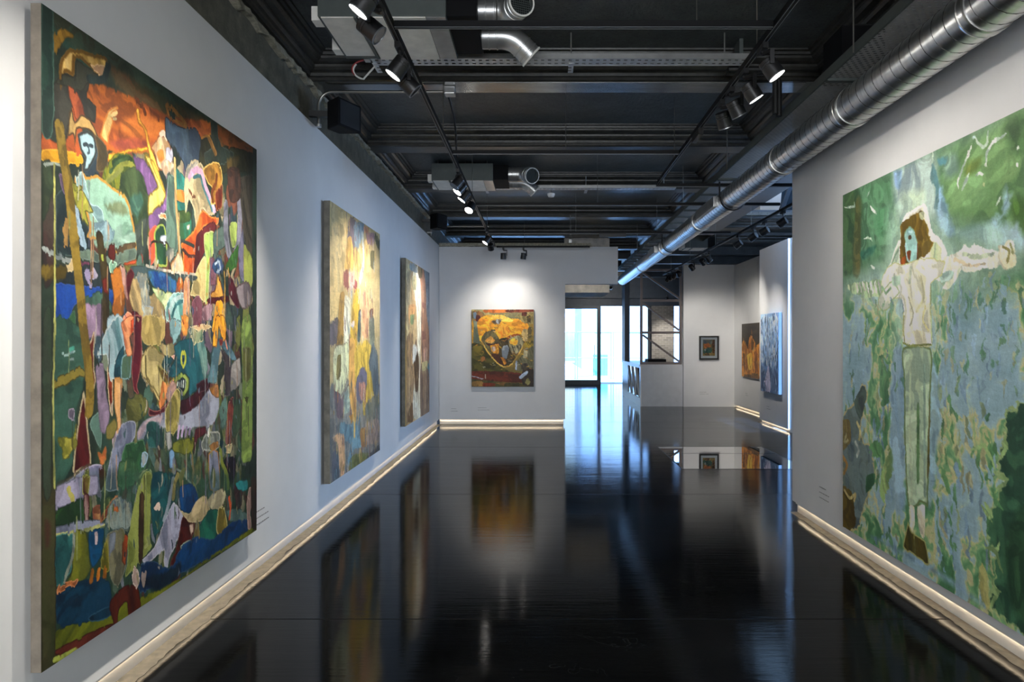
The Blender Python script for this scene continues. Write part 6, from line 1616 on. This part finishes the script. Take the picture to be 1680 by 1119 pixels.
q([(388, 772), (440, 716), (474, 762), (442, 800), (430, 832), (402, 842), (383, 812)], (228, 224, 206), (200, 206, 180), edge=(150, 166, 120), ew=.008); s([(400, 740), (415, 765), (435, 745)], .010, (140, 170, 130)); s([(450, 690), (480, 740), (470, 790)], .010, (190, 190, 176), alpha=.7); s([(520, 660), (515, 720)], .014, (176, 190, 160), alpha=.6); s([(560, 700), (575, 780), (545, 840)], .012, (196, 190, 140), alpha=.6); q([(440, 700), (480, 690), (475, 730), (445, 740)], (176, 200, 176), None, soft=.02); s([(580, 820), (570, 880), (592, 920)], .008, (206, 196, 140)); s([(510, 780), (530, 850), (515, 900)], .006, (206, 200, 160))
q([(490, 940), (545, 920), (606, 935), (607, 984), (545, 988), (490, 974)], (236, 230, 206), (220, 212, 176)); s([(488, 974), (520, 985), (560, 982), (608, 980)], .007, (122, 128, 70)); s([(492, 860), (488, 900), (494, 972)], .006, (150, 150, 96)); s([(604, 730), (604, 850), (608, 980)], .006, (170, 180, 130))
P.crop(1290, 180, 2.5436)
P.dabs(120, (620, 700, 980, 1119), [(150, 176, 190), (110, 148, 110), (176, 174, 130), (126, 152, 172), (84, 130, 96)], 22, L=(.03, .12), w=(.006, .018), alpha=.7, rag=.04)
P.dabs(50, (250, 800, 480, 1119), [(150, 176, 190), (110, 148, 110), (176, 174, 130), (126, 152, 172), (84, 130, 96)], 25, L=(.03, .12), w=(.006, .016), alpha=.7, rag=.04)
P.smear(.3, .0, 150)
painting('huge green painting of a pale figure with outstretched arms on the right wall', P, (2.36, PX0, 2.742), (0, -1, 0), (-1, 0, 0), .030, M['linen_dark'], 1.4, gap=.0105)

# ---- orange painting far right
P = Paint(1.30, 1.235, 130, 160, proj_side(4.79, 16.16, 14.86, 2.03, 1.235))
q, s = P.poly, P.stroke
P.base((70, 60, 50), (52, 48, 44), fine=5)
P.crop(1200, 500, 6.99)
q([(115, 480), (140, 400), (165, 450), (190, 500), (200, 380), (230, 345), (268, 424), (278, 500), (315, 440), (380, 500), (400, 840), (130, 840), (118, 700)], (222, 158, 66), (168, 96, 38), rag=.06, fine=7); q([(222, 434), (238, 385), (258, 444), (252, 520), (228, 510)], (92, 62, 34), (120, 80, 40), rag=.02); q([(222, 340), (230, 268), (242, 340)], (120, 82, 52)); q([(178, 584), (232, 556), (238, 724), (198, 744)], (242, 190, 80), (226, 160, 60)); q([(260, 540), (300, 560), (300, 720), (270, 800)], (140, 80, 36), (196, 120, 50), rag=.04); q([(130, 560), (170, 600), (180, 760), (140, 720)], (190, 116, 46), (100, 64, 36), rag=.04); q([(150, 810), (300, 790), (300, 850), (150, 850)], (84, 66, 46), (140, 100, 60), rag=.04)
P.dabs(60, (120, 420, 330, 830), [(240, 186, 84), (206, 130, 50), (110, 66, 32), (232, 206, 140)], 31, L=(.05, .16), w=(.006, .016))
painting('orange flamelike painting on a dark ground, on the far right wall', P, (4.79, 16.16, 2.03), (0, -1, 0), (-1, 0, 0), .030, M['linen_dark'], 1.0, gap=.0105)

# ---- blue painting far right
P = Paint(1.0, 1.50, 110, 210, proj_side(4.36, 13.45, 12.45, 2.145, 1.50))
q, s = P.poly, P.stroke
P.base((120, 150, 186), (150, 176, 206), fine=6)
P.crop(1200, 500, 6.99)
q([(330, 640), (540, 640), (540, 1020), (330, 1000)], (92, 122, 162), (76, 102, 140), soft=.10); q([(330, 760), (540, 780), (540, 1020), (330, 1000)], (72, 90, 122), (84, 102, 130), soft=.08)
P.dabs(240, (335, 100, 535, 640), [(206, 220, 236), (70, 90, 120), (176, 196, 222), (40, 60, 86), (150, 176, 206), (222, 230, 240)], 41, L=(.06, .2), w=(.010, .026), ang=(1.1, 2.0))
P.dabs(90, (335, 560, 535, 980), [(140, 176, 206), (44, 60, 84), (90, 122, 160), (176, 190, 206)], 42, L=(.05, .15), w=(.008, .02), ang=(1.2, 1.9))
q([(412, 100), (425, 300), (430, 640), (418, 800), (405, 640), (404, 300)], (150, 166, 190), (110, 124, 150), rag=.03, alpha=.8); q([(390, 880), (408, 760), (428, 690), (440, 800), (448, 990), (395, 990)], (176, 166, 182), (140, 140, 166), rag=.04); s([(378, 880), (410, 850), (445, 870)], .016, (180, 170, 190), rag=.02)
painting('tall blue painting with white flecks, nearest on the far right walls', P, (4.36, 13.45, 2.145), (0, -1, 0), (-1, 0, 0), .060, M['grey_edge'], 1.5, gap=.0105)

# ---- small framed picture on the back wall
YB_ = YB
fx0, fx1, fz0, fz1 = 3.955, 4.435, 1.17, 1.755
t = thing('framed_picture', ((fx0 + fx1) / 2, YB_ - .02, fz0), 'small colourful picture in a black frame on the back wall', 'picture')
mb = MB()
for a in ((fx0, fx0 + .035, fz0, fz1), (fx1 - .035, fx1, fz0, fz1), (fx0 + .035, fx1 - .035, fz0, fz0 + .035), (fx0 + .035, fx1 - .035, fz1 - .035, fz1)):
    mb.box(a[0], a[1], YB_ - .05, YB_ - .002, a[2], a[3])
mb.build('frame', M['frame_black'], t)
mb = MB(); mb.box(fx0 + .03, fx1 - .03, YB_ - .018, YB_ - .004, fz0 + .03, fz1 - .03); mb.build('mount', M['mount'], t)
P = Paint(.30, .40, 60, 80, proj_front(YB_ - .02, fx0 + .09, .30, fz1 - .09, .40))
q, s = P.poly, P.stroke
P.base((170, 120, 56), (130, 110, 60), fine=12)
P.crop(1130, 540, 8.0)
q([(185, 145), (350, 145), (350, 190), (185, 190)], (90, 100, 110), (150, 130, 90), rag=.02); q([(200, 200), (270, 190), (290, 240), (210, 250)], (206, 96, 44), (220, 140, 60), rag=.03); q([(190, 270), (290, 250), (300, 320), (200, 330)], (84, 124, 90), (60, 96, 86), rag=.03); q([(310, 150), (350, 150), (345, 330), (315, 330)], (120, 70, 46), (84, 64, 50), rag=.02); q([(190, 320), (340, 320), (340, 360), (190, 360)], (176, 140, 70), (140, 100, 50), rag=.02); q([(200, 260), (230, 250), (220, 300)], (206, 200, 180), None, rag=.03)
P.dabs(30, (190, 150, 345, 355), [(226, 150, 60), (70, 90, 100), (140, 60, 40), (200, 180, 120)], 51, L=(.02, .06), w=(.003, .008), ang=(0, 1.6))
paint_mesh('print', P, (fx0 + .09, YB_ - .0195, fz1 - .09), (1, 0, 0), (0, -1, 0), t, 1.0, .0005)
mb = MB(); mb.box(fx0 + .034, fx1 - .034, YB_ - .032, YB_ - .030, fz0 + .034, fz1 - .034); mb.build('glazing', M['glass'], t)
# ------------------------------------------------------------------ daylight, camera, view
w = bpy.data.worlds.new('daylight'); bpy.context.scene.world = w
w.use_nodes = True
nt = w.node_tree
bg = nt.nodes['Background']
sky = nt.nodes.new('ShaderNodeTexSky')
try:
    sky.sky_type = 'NISHITA'
    sky.sun_disc = False
    sky.sun_elevation = math.radians(38); sky.sun_rotation = math.radians(200)
    sky.air_density = 1.2; sky.dust_density = 2.0; sky.ozone_density = 1.5
except Exception:
    pass
mx = nt.nodes.new('ShaderNodeMix'); mx.data_type = 'RGBA'; mx.inputs[0].default_value = .75
nt.links.new(sky.outputs[0], mx.inputs[6]); mx.inputs[7].default_value = (.38, .66, 1.0, 1)
nt.links.new(mx.outputs[2], bg.inputs['Color'])
bg.inputs['Strength'].default_value = 1.0


def area(name, loc, rot, sx, sy, power, col):
    L = bpy.data.lights.new(name, 'AREA'); L.shape = 'RECTANGLE'; L.size = sx; L.size_y = sy; L.energy = power; L.color = col
    o = bpy.data.objects.new(name, L); C.objects.link(o); o.location = loc; o.rotation_euler = rot
    return o


DAY = (.42, .63, 1.0)
# daylight entering by the rooflight and the tall side window, plus an added rear fill (set outside the openings)
area('rooflight_daylight', ((SKY[0] + SKY[1]) / 2, (SKY[2] + SKY[3]) / 2, ZC + 1.6), (0, 0, 0), SKY[1] - SKY[0], SKY[3] - SKY[2], 110, DAY)
area('window_daylight', (XO + .7, (WX0 + WX1) / 2, 2.1), (0, math.radians(90), 0), 2.8, 3.0, 380, DAY)
area('rear_fill', (.2, Y0 - .6, 1.9), (math.radians(90), 0, 0), 4.0, 2.6, 330, (.92, .96, 1.0))  # added fill behind the viewer, lifts the room's ambient light
S = bpy.data.lights.new('sun', 'SUN'); S.energy = 33.0; S.angle = .01; S.color = (.24, .50, 1.0)
so = bpy.data.objects.new('sun', S); C.objects.link(so); so.location = (0, 30, 12)
so.rotation_euler = Vector((.0, .5, -.86)).to_track_quat('-Z', 'Y').to_euler()

cam = bpy.data.cameras.new('camera')
co = bpy.data.objects.new('camera', cam); C.objects.link(co)
co.location = (0, 0, CAMZ); co.rotation_euler = (PI / 2, 0, 0)
cam.sensor_width = 36; cam.lens = 36 * F / 1680
cam.shift_x = -(VPX - 840) / 1680; cam.shift_y = (VPY - 559.5) / 1680
cam.clip_start = .05; cam.clip_end = 200
sc = bpy.context.scene
sc.camera = co
sc.view_settings.view_transform = 'Standard'
sc.view_settings.look = 'None'
sc.view_settings.exposure = 0.42
sc.view_settings.gamma = 1.0
sc.view_settings.use_curve_mapping = False
try:
    cy = sc.cycles
    cy.use_denoising = True
    cy.max_bounces = 10; cy.diffuse_bounces = 5; cy.glossy_bounces = 5; cy.transparent_max_bounces = 16; cy.transmission_bounces = 6
    cy.sample_clamp_indirect = 6.0
    cy.caustics_reflective = False; cy.caustics_refractive = False
except Exception:
    pass
